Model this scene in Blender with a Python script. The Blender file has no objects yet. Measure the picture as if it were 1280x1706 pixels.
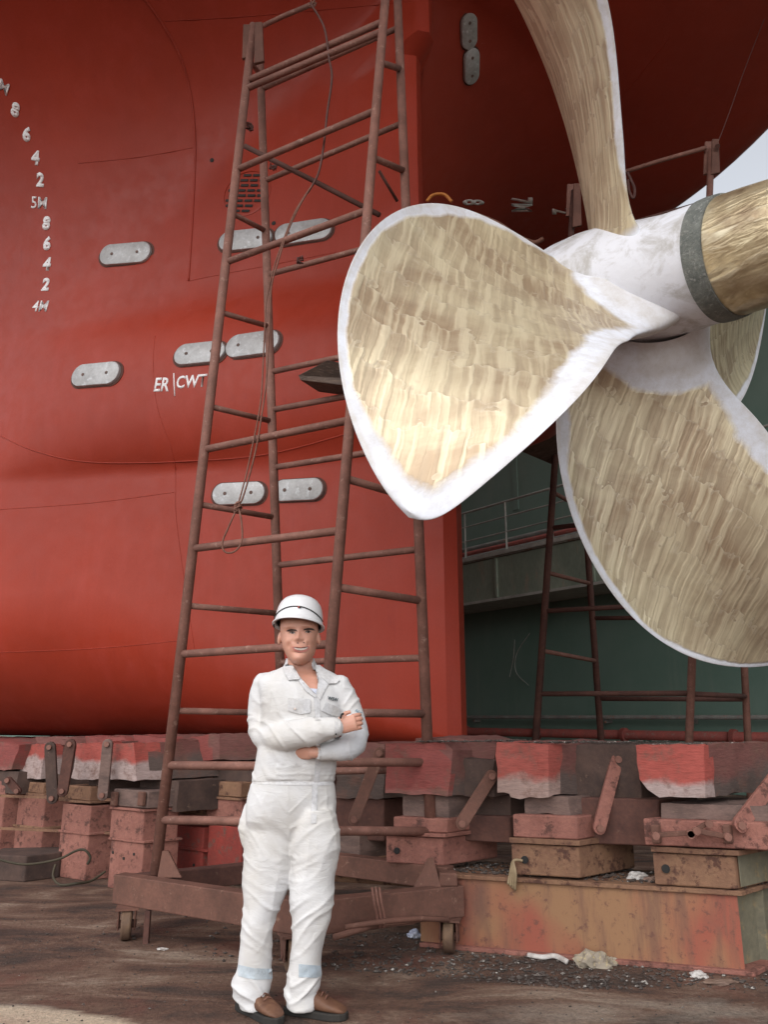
import bpy, bmesh, math, random
from mathutils import Vector, Matrix, noise
from mathutils.bvhtree import BVHTree
random.seed(7)
R = math.radians
scene = bpy.context.scene
col = scene.collection

# ------------------------------------------------ camera, sky, sun, exposure
FPX, PITCH, ZC = 1300.0, R(14.7), 1.25
CP, SP = math.cos(PITCH), math.sin(PITCH)
cam_d = bpy.data.cameras.new('camera')
cam = bpy.data.objects.new('camera', cam_d)
col.objects.link(cam)
cam.location = (0, 0, ZC)
cam.rotation_euler = (R(90) + PITCH, 0, 0)
cam_d.sensor_fit = 'VERTICAL'
cam_d.sensor_height = 36.0
cam_d.lens = FPX / 1706 * 36
cam_d.clip_end = 2000
scene.camera = cam

world = bpy.data.worlds.new('World')
scene.world = world
world.use_nodes = True
wn = world.node_tree
sky = wn.nodes.new('ShaderNodeTexSky')
sky.sky_type = 'NISHITA'
sky.sun_disc = False
SUN_EL, SUN_AZ = 48.0, 202.0          # azimuth measured clockwise from +Y (the view direction)
sky.sun_elevation = R(SUN_EL)
sky.sun_rotation = R(SUN_AZ)
sky.air_density = 1.0
sky.dust_density = 2.0
sky.ozone_density = 1.0
hs = wn.nodes.new('ShaderNodeHueSaturation')          # thin overcast: the blue is mostly washed out
hs.inputs['Saturation'].default_value = 0.22
wn.links.new(sky.outputs[0], hs.inputs['Color'])
wn.links.new(hs.outputs[0], wn.nodes['Background'].inputs[0])
wn.nodes['Background'].inputs[1].default_value = 0.15
sun_d = bpy.data.lights.new('sun', 'SUN')
sun_d.energy = 0.5
sun_d.angle = R(85)
sun_d.color = (1.0, 0.96, 0.9)
sun = bpy.data.objects.new('sun', sun_d)
col.objects.link(sun)
az = R(SUN_AZ)
sdir = Vector((math.sin(az) * math.cos(R(SUN_EL)), math.cos(az) * math.cos(R(SUN_EL)), math.sin(R(SUN_EL))))
sun.rotation_euler = sdir.to_track_quat('Z', 'Y').to_euler()
sun.location = sdir * 50
scene.view_settings.view_transform = 'Standard'
scene.view_settings.look = 'None'
scene.view_settings.gamma = 1
scene.view_settings.exposure = 0.9
scene.render.resolution_x = 769
scene.render.resolution_y = 1024

# ------------------------------------------------ image pixel helpers
def ray(px, py):
    u, v = (px - 640) / FPX, (853 - py) / FPX
    return Vector((u, CP - v * SP, SP + v * CP))
def P(px, py, Y):                       # the point at depth Y metres on the ray through image pixel (px, py)
    d = ray(px, py)
    return Vector((0, 0, ZC)) + d * (Y / d.y)
def PG(px, py, z=0.0):                  # the point at height z
    d = ray(px, py)
    return Vector((0, 0, ZC)) + d * ((z - ZC) / d.z)
def on_line(px, py, a, b):              # the point on the upright plane through ground points a, b
    d = ray(px, py)
    n = Vector((-(b[1] - a[1]), b[0] - a[0], 0))
    k = (Vector((a[0], a[1], 0)) - Vector((0, 0, ZC))).dot(n) / d.dot(n)
    return Vector((0, 0, ZC)) + d * k

# ------------------------------------------------ mesh helpers
class MB:
    def __init__(s): s.v = []; s.f = []
    def add(s, vs, fs):
        o = len(s.v); s.v += [Vector(x) for x in vs]; s.f += [tuple(i + o for i in f) for f in fs]; return s
    def prism(s, pts, z0, z1):
        n = len(pts)
        a = sum(pts[i][0] * pts[(i + 1) % n][1] - pts[(i + 1) % n][0] * pts[i][1] for i in range(n))
        if a < 0: pts = pts[::-1]
        vs = [(p[0], p[1], z0) for p in pts] + [(p[0], p[1], z1) for p in pts]
        fs = [tuple(range(n))[::-1], tuple(range(n, 2 * n))] + [(i, (i + 1) % n, n + (i + 1) % n, n + i) for i in range(n)]
        return s.add(vs, fs)
    def extrude(s, poly, d):            # a flat 3-D polygon pushed along d
        n = len(poly); d = Vector(d)
        vs = [Vector(p) for p in poly] + [Vector(p) + d for p in poly]
        nrm = Vector((0, 0, 0))
        for i in range(n): nrm += Vector(poly[i]).cross(Vector(poly[(i + 1) % n]))
        fs = [tuple(range(n))[::-1], tuple(range(n, 2 * n))] + [(i, (i + 1) % n, n + (i + 1) % n, n + i) for i in range(n)]
        if nrm.dot(d) < 0: fs = [f[::-1] for f in fs]
        return s.add(vs, fs)
    def box(s, c, sx, sy, sz, rz=0.0, M=None):
        c = Vector(c); m = Matrix.Rotation(rz, 3, 'Z') if M is None else M
        vs = [c + m @ Vector((i * sx / 2, j * sy / 2, k * sz / 2)) for k in (-1, 1) for j in (-1, 1) for i in (-1, 1)]
        return s.add(vs, [(0, 2, 3, 1), (4, 5, 7, 6), (0, 1, 5, 4), (2, 6, 7, 3), (0, 4, 6, 2), (1, 3, 7, 5)])
    def bar(s, a, b, w, h, up=(0, 0, 1)):
        a, b = Vector(a), Vector(b); d = (b - a); L = d.length; d.normalize()
        x = d.cross(Vector(up)).normalized(); y = x.cross(d)
        M = Matrix((x, d, y)).transposed()
        return s.box((a + b) / 2, w, L, h, M=M)
    def tube(s, pts, r, n=10, caps=True, flat=1.0):
        pts = [Vector(p) for p in pts]; m = len(pts)
        rs = r if isinstance(r, (list, tuple)) else [r] * m
        o = len(s.v); ref = None
        for i in range(m):
            d = (pts[min(i + 1, m - 1)] - pts[max(i - 1, 0)]).normalized()
            if ref is None: ref = d.orthogonal().normalized()
            x = (ref - d * ref.dot(d)).normalized(); ref = x; y = d.cross(x)
            for k in range(n):
                a = 2 * math.pi * k / n
                s.v.append(pts[i] + (x * math.cos(a) + y * math.sin(a) * flat) * rs[i])
        for i in range(m - 1):
            for k in range(n):
                k2 = (k + 1) % n
                s.f.append((o + i * n + k, o + i * n + k2, o + (i + 1) * n + k2, o + (i + 1) * n + k))
        if caps:
            s.f.append(tuple(o + k for k in range(n))[::-1]); s.f.append(tuple(o + (m - 1) * n + k for k in range(n)))
        return s
    def rings(s, rings, caps=True):
        n = len(rings[0]); o = len(s.v)
        for r in rings: s.v += [Vector(p) for p in r]
        for i in range(len(rings) - 1):
            for k in range(n):
                k2 = (k + 1) % n
                s.f.append((o + i * n + k, o + i * n + k2, o + (i + 1) * n + k2, o + (i + 1) * n + k))
        if caps:
            s.f.append(tuple(o + k for k in range(n))[::-1]); s.f.append(tuple(o + (len(rings) - 1) * n + k for k in range(n)))
        return s
    def lathe(s, prof, c, ax, n=48, caps=True):      # prof: (distance along ax, radius)
        ax = Vector(ax).normalized(); x = ax.orthogonal().normalized(); y = ax.cross(x); c = Vector(c)
        return s.rings([[c + ax * t + (x * math.cos(2 * math.pi * k / n) + y * math.sin(2 * math.pi * k / n)) * r for k in range(n)] for t, r in prof], caps)
    def build(s, name, m, parent=None, smooth=False, bevel=0.0, auto=None):
        me = bpy.data.meshes.new(name)
        org = parent.matrix_world.translation if parent else Vector((0, 0, 0))
        if parent:
            q = parent; org = Vector((0, 0, 0))
            while q: org += q.location; q = q.parent
        me.from_pydata([tuple(v - org) for v in s.v], [], s.f)
        me.update()
        bm = bmesh.new(); bm.from_mesh(me); bmesh.ops.recalc_face_normals(bm, faces=bm.faces); bm.to_mesh(me); bm.free()
        for q in (m if isinstance(m, (list, tuple)) else [m]): me.materials.append(q)
        if smooth: me.polygons.foreach_set('use_smooth', [True] * len(me.polygons))
        o = bpy.data.objects.new(name, me); col.objects.link(o)
        if parent: o.parent = parent
        if auto:
            me.polygons.foreach_set('use_smooth', [True] * len(me.polygons))
            me.set_sharp_from_angle(angle=R(auto))
        if bevel:
            b = o.modifiers.new('bevel', 'BEVEL'); b.width = bevel; b.segments = 2; b.limit_method = 'ANGLE'; b.angle_limit = R(40)
        return o
def recenter(o):                        # put a single mesh's origin at its base
    me = o.data; n = len(me.vertices)
    xs = [v.co.x for v in me.vertices]; ys = [v.co.y for v in me.vertices]; zs = [v.co.z for v in me.vertices]
    c = Vector(((min(xs) + max(xs)) / 2, (min(ys) + max(ys)) / 2, min(zs)))
    me.transform(Matrix.Translation(-c)); o.location = o.location + c
    return o
def tag(o, label=None, cat=None, group=None, kind=None):
    if label: o['label'] = label
    if cat: o['category'] = cat
    if group: o['group'] = group
    if kind: o['kind'] = kind
    return o
def thing(name, label, cat, loc=(0, 0, 0), group=None):
    o = bpy.data.objects.new(name, None); o.empty_display_size = .2; o.location = loc; col.objects.link(o)
    return tag(o, label, cat, group)

# ------------------------------------------------ materials
def nodes(name):
    m = bpy.data.materials.new(name); m.use_nodes = True
    nt = m.node_tree; b = nt.nodes['Principled BSDF']
    return m, nt, b
def tex(nt, kind, vec=None, **kw):
    n = nt.nodes.new(kind)
    for k, v in kw.items():
        if k in n.inputs: n.inputs[k].default_value = v
        else: setattr(n, k, v)
    if vec is not None: nt.links.new(vec, n.inputs['Vector'])
    return n
def coords(nt, scale=(1, 1, 1), rot=(0, 0, 0), src='Object', uv=None):
    if uv:
        t = nt.nodes.new('ShaderNodeUVMap'); t.uv_map = uv; out = t.outputs[0]
    else:
        t = nt.nodes.new('ShaderNodeTexCoord'); out = t.outputs[src]
    mp = nt.nodes.new('ShaderNodeMapping'); mp.inputs['Scale'].default_value = scale; mp.inputs['Rotation'].default_value = rot
    nt.links.new(out, mp.inputs[0]); return mp.outputs[0]
def ramp(nt, fac, stops, mode='LINEAR'):
    r = nt.nodes.new('ShaderNodeValToRGB'); e = r.color_ramp.elements; r.color_ramp.interpolation = mode
    while len(e) < len(stops): e.new(.5)
    for q, (p_, c) in zip(e, stops):
        q.position = p_; q.color = (c[0], c[1], c[2], 1) if isinstance(c, (tuple, list)) else (c, c, c, 1)
    nt.links.new(fac, r.inputs[0]); return r.outputs[0]
def mix(nt, fac, a, b, mode='MIX'):
    n = nt.nodes.new('ShaderNodeMix'); n.data_type = 'RGBA'; n.blend_type = mode
    for i, x in ((0, fac), (6, a), (7, b)):
        if hasattr(x, 'is_linked'): nt.links.new(x, n.inputs[i])
        else: n.inputs[i].default_value = x if i == 0 else (x[0], x[1], x[2], 1)
    return n.outputs[2]
def math_(nt, op, a, b=0.0, clamp=False):
    n = nt.nodes.new('ShaderNodeMath'); n.operation = op; n.use_clamp = clamp
    for i, x in enumerate((a, b)):
        if hasattr(x, 'is_linked'): nt.links.new(x, n.inputs[i])
        else: n.inputs[i].default_value = x
    return n.outputs[0]
def bump(nt, b, h, strength=.3, dist=.01, prev=None):
    n = nt.nodes.new('ShaderNodeBump'); n.inputs['Strength'].default_value = strength; n.inputs['Distance'].default_value = dist
    nt.links.new(h, n.inputs['Height'])
    if prev: nt.links.new(prev, n.inputs['Normal'])
    nt.links.new(n.outputs[0], b.inputs['Normal']); return n.outputs[0]
def worn(name, c1, c2, c3=None, rough=.75, metal=0.0, scale=3.0, fine=30.0, bs=.4, bd=.006, th=.55, stretch=(1, 1, 1), spec=.3):
    """a surface whose colour wanders between c1 and c2, with flecks of c3"""
    m, nt, b = nodes(name)
    v = coords(nt, stretch)
    n1 = tex(nt, 'ShaderNodeTexNoise', v, Scale=scale, Detail=6.0, Roughness=.65)
    c = mix(nt, ramp(nt, n1.outputs[0], [(.35, 0.0), (.65, 1.0)]), c1, c2)
    n2 = tex(nt, 'ShaderNodeTexNoise', v, Scale=fine, Detail=5.0, Roughness=.7)
    if c3:
        n3 = tex(nt, 'ShaderNodeTexNoise', v, Scale=scale * 2.7, Detail=9.0, Roughness=.75)
        c = mix(nt, ramp(nt, n3.outputs[0], [(th, 0.0), (th + .08, 1.0)]), c, c3)
    c = mix(nt, .35, c, mix(nt, 1.0, c, ramp(nt, n2.outputs[0], [(.3, .45), (.7, 1.35)]), 'MULTIPLY'))
    nt.links.new(c, b.inputs['Base Color'])
    b.inputs['Metallic'].default_value = metal
    b.inputs['Specular IOR Level'].default_value = spec
    nt.links.new(ramp(nt, n2.outputs[0], [(.3, max(rough - .12, 0)), (.7, min(rough + .12, 1))]), b.inputs['Roughness'])
    bump(nt, b, n2.outputs[0], bs, bd)
    return m
RUST = worn('rusty_tube_paint', (.26, .125, .095), (.17, .08, .06), (.36, .22, .175), rough=.7, scale=7, fine=60, th=.58)
RUST_LIGHT = worn('rusty_frame_steel', (.17, .08, .058), (.11, .054, .04), (.26, .15, .11), rough=.8, scale=5, fine=50, th=.6)
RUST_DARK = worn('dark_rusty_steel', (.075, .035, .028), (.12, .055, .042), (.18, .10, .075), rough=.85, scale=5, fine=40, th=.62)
OCHRE = worn('ochre_block_steel', (.36, .20, .115), (.27, .14, .09), (.17, .07, .045), rough=.8, scale=4, fine=45, th=.6)
PINK = worn('pink_block_steel', (.38, .16, .12), (.28, .115, .085), (.42, .27, .20), rough=.8, scale=5, fine=45, th=.62)
REDPAINT = worn('red_block_paint', (.42, .05, .035), (.30, .05, .04), (.36, .17, .12), rough=.7, scale=4, fine=45, th=.63)
GREY = worn('grey_block_wood', (.20, .13, .11), (.11, .075, .065), (.28, .19, .15), rough=.9, scale=6, fine=50, th=.6, stretch=(1, 1, 3))
DARKWOOD = worn('dark_block_wood', (.10, .062, .05), (.055, .037, .032), (.17, .11, .085), rough=.9, scale=6, fine=50, th=.6)
PLANK = worn('plank_wood', (.13, .09, .07), (.07, .05, .042), (.2, .15, .12), rough=.9, scale=5, fine=40, stretch=(1, 6, 6))
ZINC = worn('zinc_anode', (.46, .46, .46), (.33, .32, .31), (.54, .55, .56), rough=.45, metal=.2, scale=5, fine=30, bs=.3, bd=.006, th=.55, spec=.5)
MARK = worn('white_mark_paint', (.88, .86, .86), (.78, .75, .74), rough=.6, scale=30, fine=80, bs=.2)
ROPE = worn('old_rope', (.24, .12, .09), (.15, .07, .05), rough=.95, scale=20, fine=90)
CABLE = worn('dirty_cable', (.13, .055, .045), (.08, .04, .033), rough=.6, scale=20, fine=90)
BLACK = worn('black_rubber', (.02, .02, .02), (.04, .035, .03), rough=.8)
PIPE_GREY = worn('grey_pipe_paint', (.20, .20, .18), (.13, .12, .11), (.24, .12, .08), rough=.7, scale=4)
PIPE_RED = worn('red_pipe_paint', (.30, .07, .055), (.21, .06, .05), (.2, .12, .1), rough=.7, scale=4)
WALK = worn('walkway_steel', (.30, .29, .25), (.20, .19, .16), (.22, .12, .08), rough=.7, scale=2, stretch=(1, 1, .4))
WALKPALE = worn('walkway_rail_paint', (.42, .42, .37), (.28, .27, .24), rough=.6, scale=4)  # paler grey for rails, flanges and the frayed line
WHEELM = worn('cast_wheel', (.17, .105, .065), (.10, .06, .045), rough=.7, metal=.1, scale=10)

def hull_mat():
    m, nt, b = nodes('red_antifouling')
    v = coords(nt)
    n1 = tex(nt, 'ShaderNodeTexNoise', v, Scale=.55, Detail=4.0, Roughness=.6)
    c = mix(nt, ramp(nt, n1.outputs[0], [(.35, 0.0), (.65, 1.0)]), (.33, .037, .017), (.27, .031, .015))
    n4 = tex(nt, 'ShaderNodeTexNoise', coords(nt, (2.5, 2.5, .35)), Scale=2.0, Detail=5.0, Roughness=.65)
    c = mix(nt, ramp(nt, n4.outputs[0], [(.5, 0.0), (.75, .35)]), c, (.37, .05, .035))
    n2 = tex(nt, 'ShaderNodeTexNoise', v, Scale=7.0, Detail=8.0, Roughness=.7)
    c = mix(nt, ramp(nt, n2.outputs[0], [(.62, 0.0), (.72, .22)]), c, (.38, .08, .06))
    n3 = tex(nt, 'ShaderNodeTexNoise', v, Scale=60.0, Detail=4.0, Roughness=.7)
    c = mix(nt, .25, c, mix(nt, 1.0, c, ramp(nt, n3.outputs[0], [(.3, .7), (.7, 1.25)]), 'MULTIPLY'))
    nt.links.new(c, b.inputs['Base Color'])
    # runs, scuffs and chalky roller patches
    n6 = tex(nt, 'ShaderNodeTexNoise', coords(nt, (3, 3, .5)), Scale=2.4, Detail=8.0, Roughness=.75)
    c = mix(nt, ramp(nt, n6.outputs[0], [(.60, 0.0), (.66, .30)]), c, (.23, .022, .016))
    n7 = tex(nt, 'ShaderNodeTexNoise', coords(nt, (1, 1, 1.6), rot=(.4, .2, .5)), Scale=3.1, Detail=10.0, Roughness=.8)
    c = mix(nt, ramp(nt, n7.outputs[0], [(.66, 0.0), (.70, .28)]), c, (.46, .17, .14))
    nt.links.new(c, b.inputs['Base Color'])
    nt.links.new(ramp(nt, n2.outputs[0], [(.35, .36), (.7, .58)]), b.inputs['Roughness'])
    b.inputs['Specular IOR Level'].default_value = .25
    n5 = tex(nt, 'ShaderNodeTexNoise', v, Scale=1.6, Detail=2.0)
    p_ = bump(nt, b, n5.outputs[0], .25, .05)
    bump(nt, b, n3.outputs[0], .12, .004, p_)
    return m
HULL = hull_mat()

# ------------------------------------------------ ground
def ground_mat():
    m, nt, b = nodes('dock_floor')
    v = coords(nt)
    vs = coords(nt, (1, 2.6, 1))
    n1 = tex(nt, 'ShaderNodeTexNoise', vs, Scale=1.1, Detail=8.0, Roughness=.7, Distortion=.6)
    c = ramp(nt, n1.outputs[0], [(.32, (.032, .026, .024)), (.42, (.08, .050, .038)), (.50, (.14, .076, .052)), (.57, (.20, .125, .088)), (.66, (.33, .25, .19))])
    # pale dried silt; the left patch also has sunlight painted in
    sep = nt.nodes.new('ShaderNodeSeparateXYZ'); nt.links.new(v, sep.inputs[0])
    n2 = tex(nt, 'ShaderNodeTexNoise', vs, Scale=.8, Detail=7.0, Roughness=.7, Distortion=.4)
    sx = math_(nt, 'MULTIPLY_ADD', sep.outputs[0], .22); nt.nodes[-1].inputs[2].default_value = -.12
    sx2 = math_(nt, 'MULTIPLY', math_(nt, 'ABSOLUTE', math_(nt, 'ADD', sep.outputs[0], .35)), .13)
    yb = math_(nt, 'MULTIPLY', math_(nt, 'SUBTRACT', 4.15, sep.outputs[1]), .38)
    yb = math_(nt, 'MINIMUM', yb, .22)
    def spot(cx, cy, rx, ry, amp):
        a_ = math_(nt, 'POWER', math_(nt, 'DIVIDE', math_(nt, 'SUBTRACT', sep.outputs[0], cx), rx), 2.0)
        b2 = math_(nt, 'POWER', math_(nt, 'DIVIDE', math_(nt, 'SUBTRACT', sep.outputs[1], cy), ry), 2.0)
        return math_(nt, 'MULTIPLY', math_(nt, 'SUBTRACT', 1.0, math_(nt, 'ADD', a_, b2), True), amp)
    k = math_(nt, 'ADD', math_(nt, 'ADD', math_(nt, 'MULTIPLY', n2.outputs[0], .8), spot(1.35, 3.75, 1.3, .50, .30)), spot(-1.75, 3.6, .75, .42, .75))
    c = mix(nt, ramp(nt, k, [(.60, 0.0), (.76, .85)]), c, (.34, .285, .23))
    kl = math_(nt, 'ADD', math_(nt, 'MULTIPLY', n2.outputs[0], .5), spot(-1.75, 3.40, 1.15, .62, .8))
    c = mix(nt, ramp(nt, kl, [(.46, 0.0), (.56, .95)]), c, (.62, .50, .37))  # sandy patch, colour lightened to stand in for sun on the floor
    n3 = tex(nt, 'ShaderNodeTexNoise', v, Scale=45.0, Detail=6.0, Roughness=.75)
    c = mix(nt, .6, c, mix(nt, 1.0, c, ramp(nt, n3.outputs[0], [(.3, .35), (.7, 1.6)]), 'MULTIPLY'))
    # red paint overspray by the blocks
    n5 = tex(nt, 'ShaderNodeTexNoise', v, Scale=1.7, Detail=5.0, Roughness=.6)
    c = mix(nt, ramp(nt, n5.outputs[0], [(.56, 0.0), (.68, .35)]), c, (.22, .05, .035))
    vo = tex(nt, 'ShaderNodeTexVoronoi', v, Scale=38.0)
    n6 = tex(nt, 'ShaderNodeTexNoise', v, Scale=1.3, Detail=3.0)
    chip = math_(nt, 'MULTIPLY', ramp(nt, vo.outputs[0], [(.10, 1.0), (.16, 0.0)]), ramp(nt, n6.outputs[0], [(.5, 0.0), (.62, 1.0)]))
    c = mix(nt, math_(nt, 'MULTIPLY', chip, .55), c, (.42, .38, .34))
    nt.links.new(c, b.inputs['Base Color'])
    n4 = tex(nt, 'ShaderNodeTexNoise', vs, Scale=1.6, Detail=4.0)
    nt.links.new(ramp(nt, n4.outputs[0], [(.36, .55), (.55, .95)]), b.inputs['Roughness'])
    b.inputs['Specular IOR Level'].default_value = .4
    p_ = bump(nt, b, n1.outputs[0], .3, .03)
    bump(nt, b, n3.outputs[0], 1.0, .02, p_)
    return m
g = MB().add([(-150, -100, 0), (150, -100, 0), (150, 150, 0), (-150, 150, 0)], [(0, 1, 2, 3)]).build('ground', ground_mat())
tag(g, kind='structure')

# ------------------------------------------------ ship hull
ANG = .6581
K = Vector((-math.sin(ANG), math.cos(ANG), 0))     # forward along the ship
H = Vector((math.cos(ANG), math.sin(ANG), 0))      # to the far side
N = -H                                             # to the near side
SC = 1.2
C0 = Vector((1.3051 * SC, 3.9098 * SC, ZC + (3.3826 - ZC) * SC))   # propeller centre
S0 = C0 + K * 1.892; S0.z = 0                      # stern post foot
ZK = 1.045                                         # underside of the keel
def interp(x, xs, ys):
    if x <= xs[0]: return ys[0]
    for i in range(len(xs) - 1):
        if x <= xs[i + 1]:
            a = (x - xs[i]) / (xs[i + 1] - xs[i]); a_ = a
            return ys[i] + (ys[i + 1] - ys[i]) * a_
    return ys[-1]
def smooth(x, xs, ys):                             # monotone cubic-ish
    if x <= xs[0]: return ys[0]
    if x >= xs[-1]: return ys[-1]
    m = [0] * len(xs)
    for i in range(1, len(xs) - 1): m[i] = (ys[i + 1] - ys[i - 1]) / (xs[i + 1] - xs[i - 1])
    m[0] = (ys[1] - ys[0]) / (xs[1] - xs[0]); m[-1] = (ys[-1] - ys[-2]) / (xs[-1] - xs[-2])
    for i in range(len(xs) - 1):
        if x <= xs[i + 1]:
            h = xs[i + 1] - xs[i]; t = (x - xs[i]) / h
            return (2*t**3-3*t*t+1)*ys[i] + (t**3-2*t*t+t)*h*m[i] + (-2*t**3+3*t*t)*ys[i+1] + (t**3-t*t)*h*m[i+1]
def w_of(t): return smooth(t, [0, .4, 1, 2, 3, 4, 6, 9, 13, 22], [.10, .30, .72, 1.42, 2.1, 2.7, 3.7, 4.7, 5.3, 5.5])
def hb(t): return smooth(t, [-9, -5, 0, 4, 12, 22], [2.6, 4.0, 5.25, 5.5, 5.6, 5.6])
def z1(t): return smooth(t, [-9, 0, .6, 1.6, 3, 5, 10, 22], [9.6, 8.55, 7.9, 6.75, 5.55, 5.2, 5.6, 6.0])
def ztop(t): return smooth(t, [-9, -3, 0, 4, 22], [11.3, 9.4, 8.6, 8.6, 8.8])
AX_Z = C0.z
def bulge(t, z):                                   # the bossing round the propeller shaft
    amp = .29 * (1 - max(0, min(1, (t - 1.0) / 3.2)) ** 2) if t < 4.2 else 0
    zc = 4.22; up, dn = .95, .82 - .05 * t
    d = z - zc
    q = d / (up if d > 0 else dn)
    if abs(q) >= 1: return 0
    return max(amp, 0) * ((1 - q * q) ** .7 if d < 0 else (1 - q * q) ** .9)
def section(t):
    """list of (half breadth, z) from keel to deck for the side of the hull at station t"""
    w = w_of(max(t, 0)); zz1, zt, B = z1(t), ztop(t), max(hb(t), w + .05)
    pts = []
    if t >= 0:
        wb = max(w - 1.5, w * .3); br = w - wb
        pts.append((0.0, ZK)); pts.append((wb * .5, ZK))
        for i in range(9):
            a = i / 8 * math.pi / 2
            pts.append((wb + br * math.sin(a), ZK + min(br * 1.0, 1.30) * (1 - math.cos(a))))
        zb = pts[-1][1]
        for i in range(1, 61):
            z = zb + (zz1 - zb) * i / 60
            pts.append((w + bulge(t, z), z))
    if t < 0: w = .02
    for i in range(1, 25):
        a = i / 24 * math.pi / 2
        pts.append((w + (B - w) * (1 - math.cos(a)), zz1 + (zt - zz1) * math.sin(a)))
    # knuckle and side
    rr = .35
    for i in range(1, 5):
        a = i / 4 * math.pi / 2
        pts.append((B + rr * math.sin(a), zt + rr * (1 - math.cos(a))))
    pts.append((B + rr, zt + 2)); pts.append((B + rr + .1, 15.0))
    return pts
def shipP(t, h, z): return S0 + K * t + N * h + Vector((0, 0, z))
hull = thing('ship_hull', 'huge red painted ship stern looming over the dock floor', 'ship', tuple(S0 + K * 4))
mb = MB()
# fore body (both sides), stations from the stern post forward
ts = [0, .05, .12, .2, .3, .45, .6, .8, 1, 1.25, 1.5, 1.75, 2, 2.25, 2.5, 2.75, 3, 3.25, 3.5, 3.75, 4, 4.25, 4.5, 5, 5.5, 6, 7, 8, 9.5, 11, 13, 16, 19, 22]
def tz(t, z):                                      # the post steps forward above the shaft
    if t > 1.2: return t
    e = interp(z, [0, 3.2, 3.5, 4.6, 5.0, 6.5, 9], [-.22, -.22, -.3, -.3, .18, .2, .2]) if z < 7.6 else 0.0
    return t + e * (1 - t / 1.2)
def loft(side, tlist):
    secs = [[shipP(tz(t, z), side * h, z) for h, z in section(t)] for t in tlist]
    n = len(secs[0]); vs = [p for s_ in secs for p in s_]
    fs = [(i * n + j, (i + 1) * n + j, (i + 1) * n + j + 1, i * n + j + 1) for i in range(len(secs) - 1) for j in range(n - 1)]
    return vs, fs, n
for side in (1, -1):
    vs, fs, n = loft(side, ts); mb.add(vs, fs)
# closing strip of the stern post
sec0 = section(0)
a = [shipP(tz(0, z), h, z) for h, z in sec0]; b_ = [shipP(tz(0, z), -h, z) for h, z in sec0]
k0 = 72
mid = [shipP(tz(0, z) - .05, 0, z) for h, z in sec0]
mb.add(a[:k0] + mid[:k0] + b_[:k0], [(i, i + 1, k0 + i + 1, k0 + i) for i in range(k0 - 1)] + [(k0 + i, k0 + i + 1, 2 * k0 + i + 1, 2 * k0 + i) for i in range(k0 - 1)])
shell = mb
# counter (aft of the post)
tc = [0, -.3, -.6, -1, -1.5, -2, -3, -4, -5, -6, -7, -8]
for side in (1, -1):
    secs = []
    s0 = section(0)[-30:]
    for t in tc:
        s_ = section(t)
        if t == 0: s_ = s0
        secs.append([shipP(t, side * h, z) for h, z in s_])
    n = len(secs[0])
    shell.add([p for q in secs for p in q], [(i * n + j, (i + 1) * n + j, (i + 1) * n + j + 1, i * n + j + 1) for i in range(len(secs) - 1) for j in range(n - 1)])
# centre strip, transom, deck
c1 = [shipP(t, .02, z1(t) if t < 0 else z1(0)) for t in tc]; c2 = [shipP(t, -.12, z1(t)) for t in tc]
sT = section(-8)
shell.add([shipP(-8, h, z) for h, z in sT] + [shipP(-8, -h, z) for h, z in sT[::-1]], [tuple(range(2 * len(sT)))])
dk = [shipP(t, section(t)[-1][0], 15) for t in tc[::-1] + ts[1:]]; dk2 = [shipP(t, -section(t)[-1][0], 15) for t in tc[::-1] + ts[1:]]
nd = len(dk); shell.add(dk + dk2, [(i, i + 1, nd + i + 1, nd + i) for i in range(nd - 1)])
def build_shell():
    me = bpy.data.meshes.new('plating')
    org = hull.location
    me.from_pydata([tuple(v - org) for v in shell.v], [], shell.f)
    bm = bmesh.new(); bm.from_mesh(me); bmesh.ops.remove_doubles(bm, verts=bm.verts, dist=.004); bmesh.ops.recalc_face_normals(bm, faces=bm.faces)
    bm.to_mesh(me); bm.free()
    me.materials.append(HULL)
    me.polygons.foreach_set('use_smooth', [True] * len(me.polygons)); me.set_sharp_from_angle(angle=R(38))
    o = bpy.data.objects.new('plating', me); col.objects.link(o); o.parent = hull
    return o
plating = build_shell()
HB = BVHTree.FromPolygons([v.co + hull.location for v in plating.data.vertices], [tuple(p_.vertices) for p_ in plating.data.polygons])
CAMP = Vector((0, 0, ZC))
def hit(px, py, bvh=None):
    d = ray(px, py).normalized()
    loc, nr, ix, ds = (bvh or HB).ray_cast(CAMP, d, 100)
    if loc is None: return None, None
    if nr.dot(d) > 0: nr = -nr
    return loc, nr
# stern tube and boss
mb = MB().lathe([(-.2, .60), (.2, .62), (1.0, .60), (1.15, .50), (1.3, .47)], S0 + Vector((0, 0, AX_Z)), -K, 40)
mb.build('stern_tube', HULL, hull, auto=40)

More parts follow.
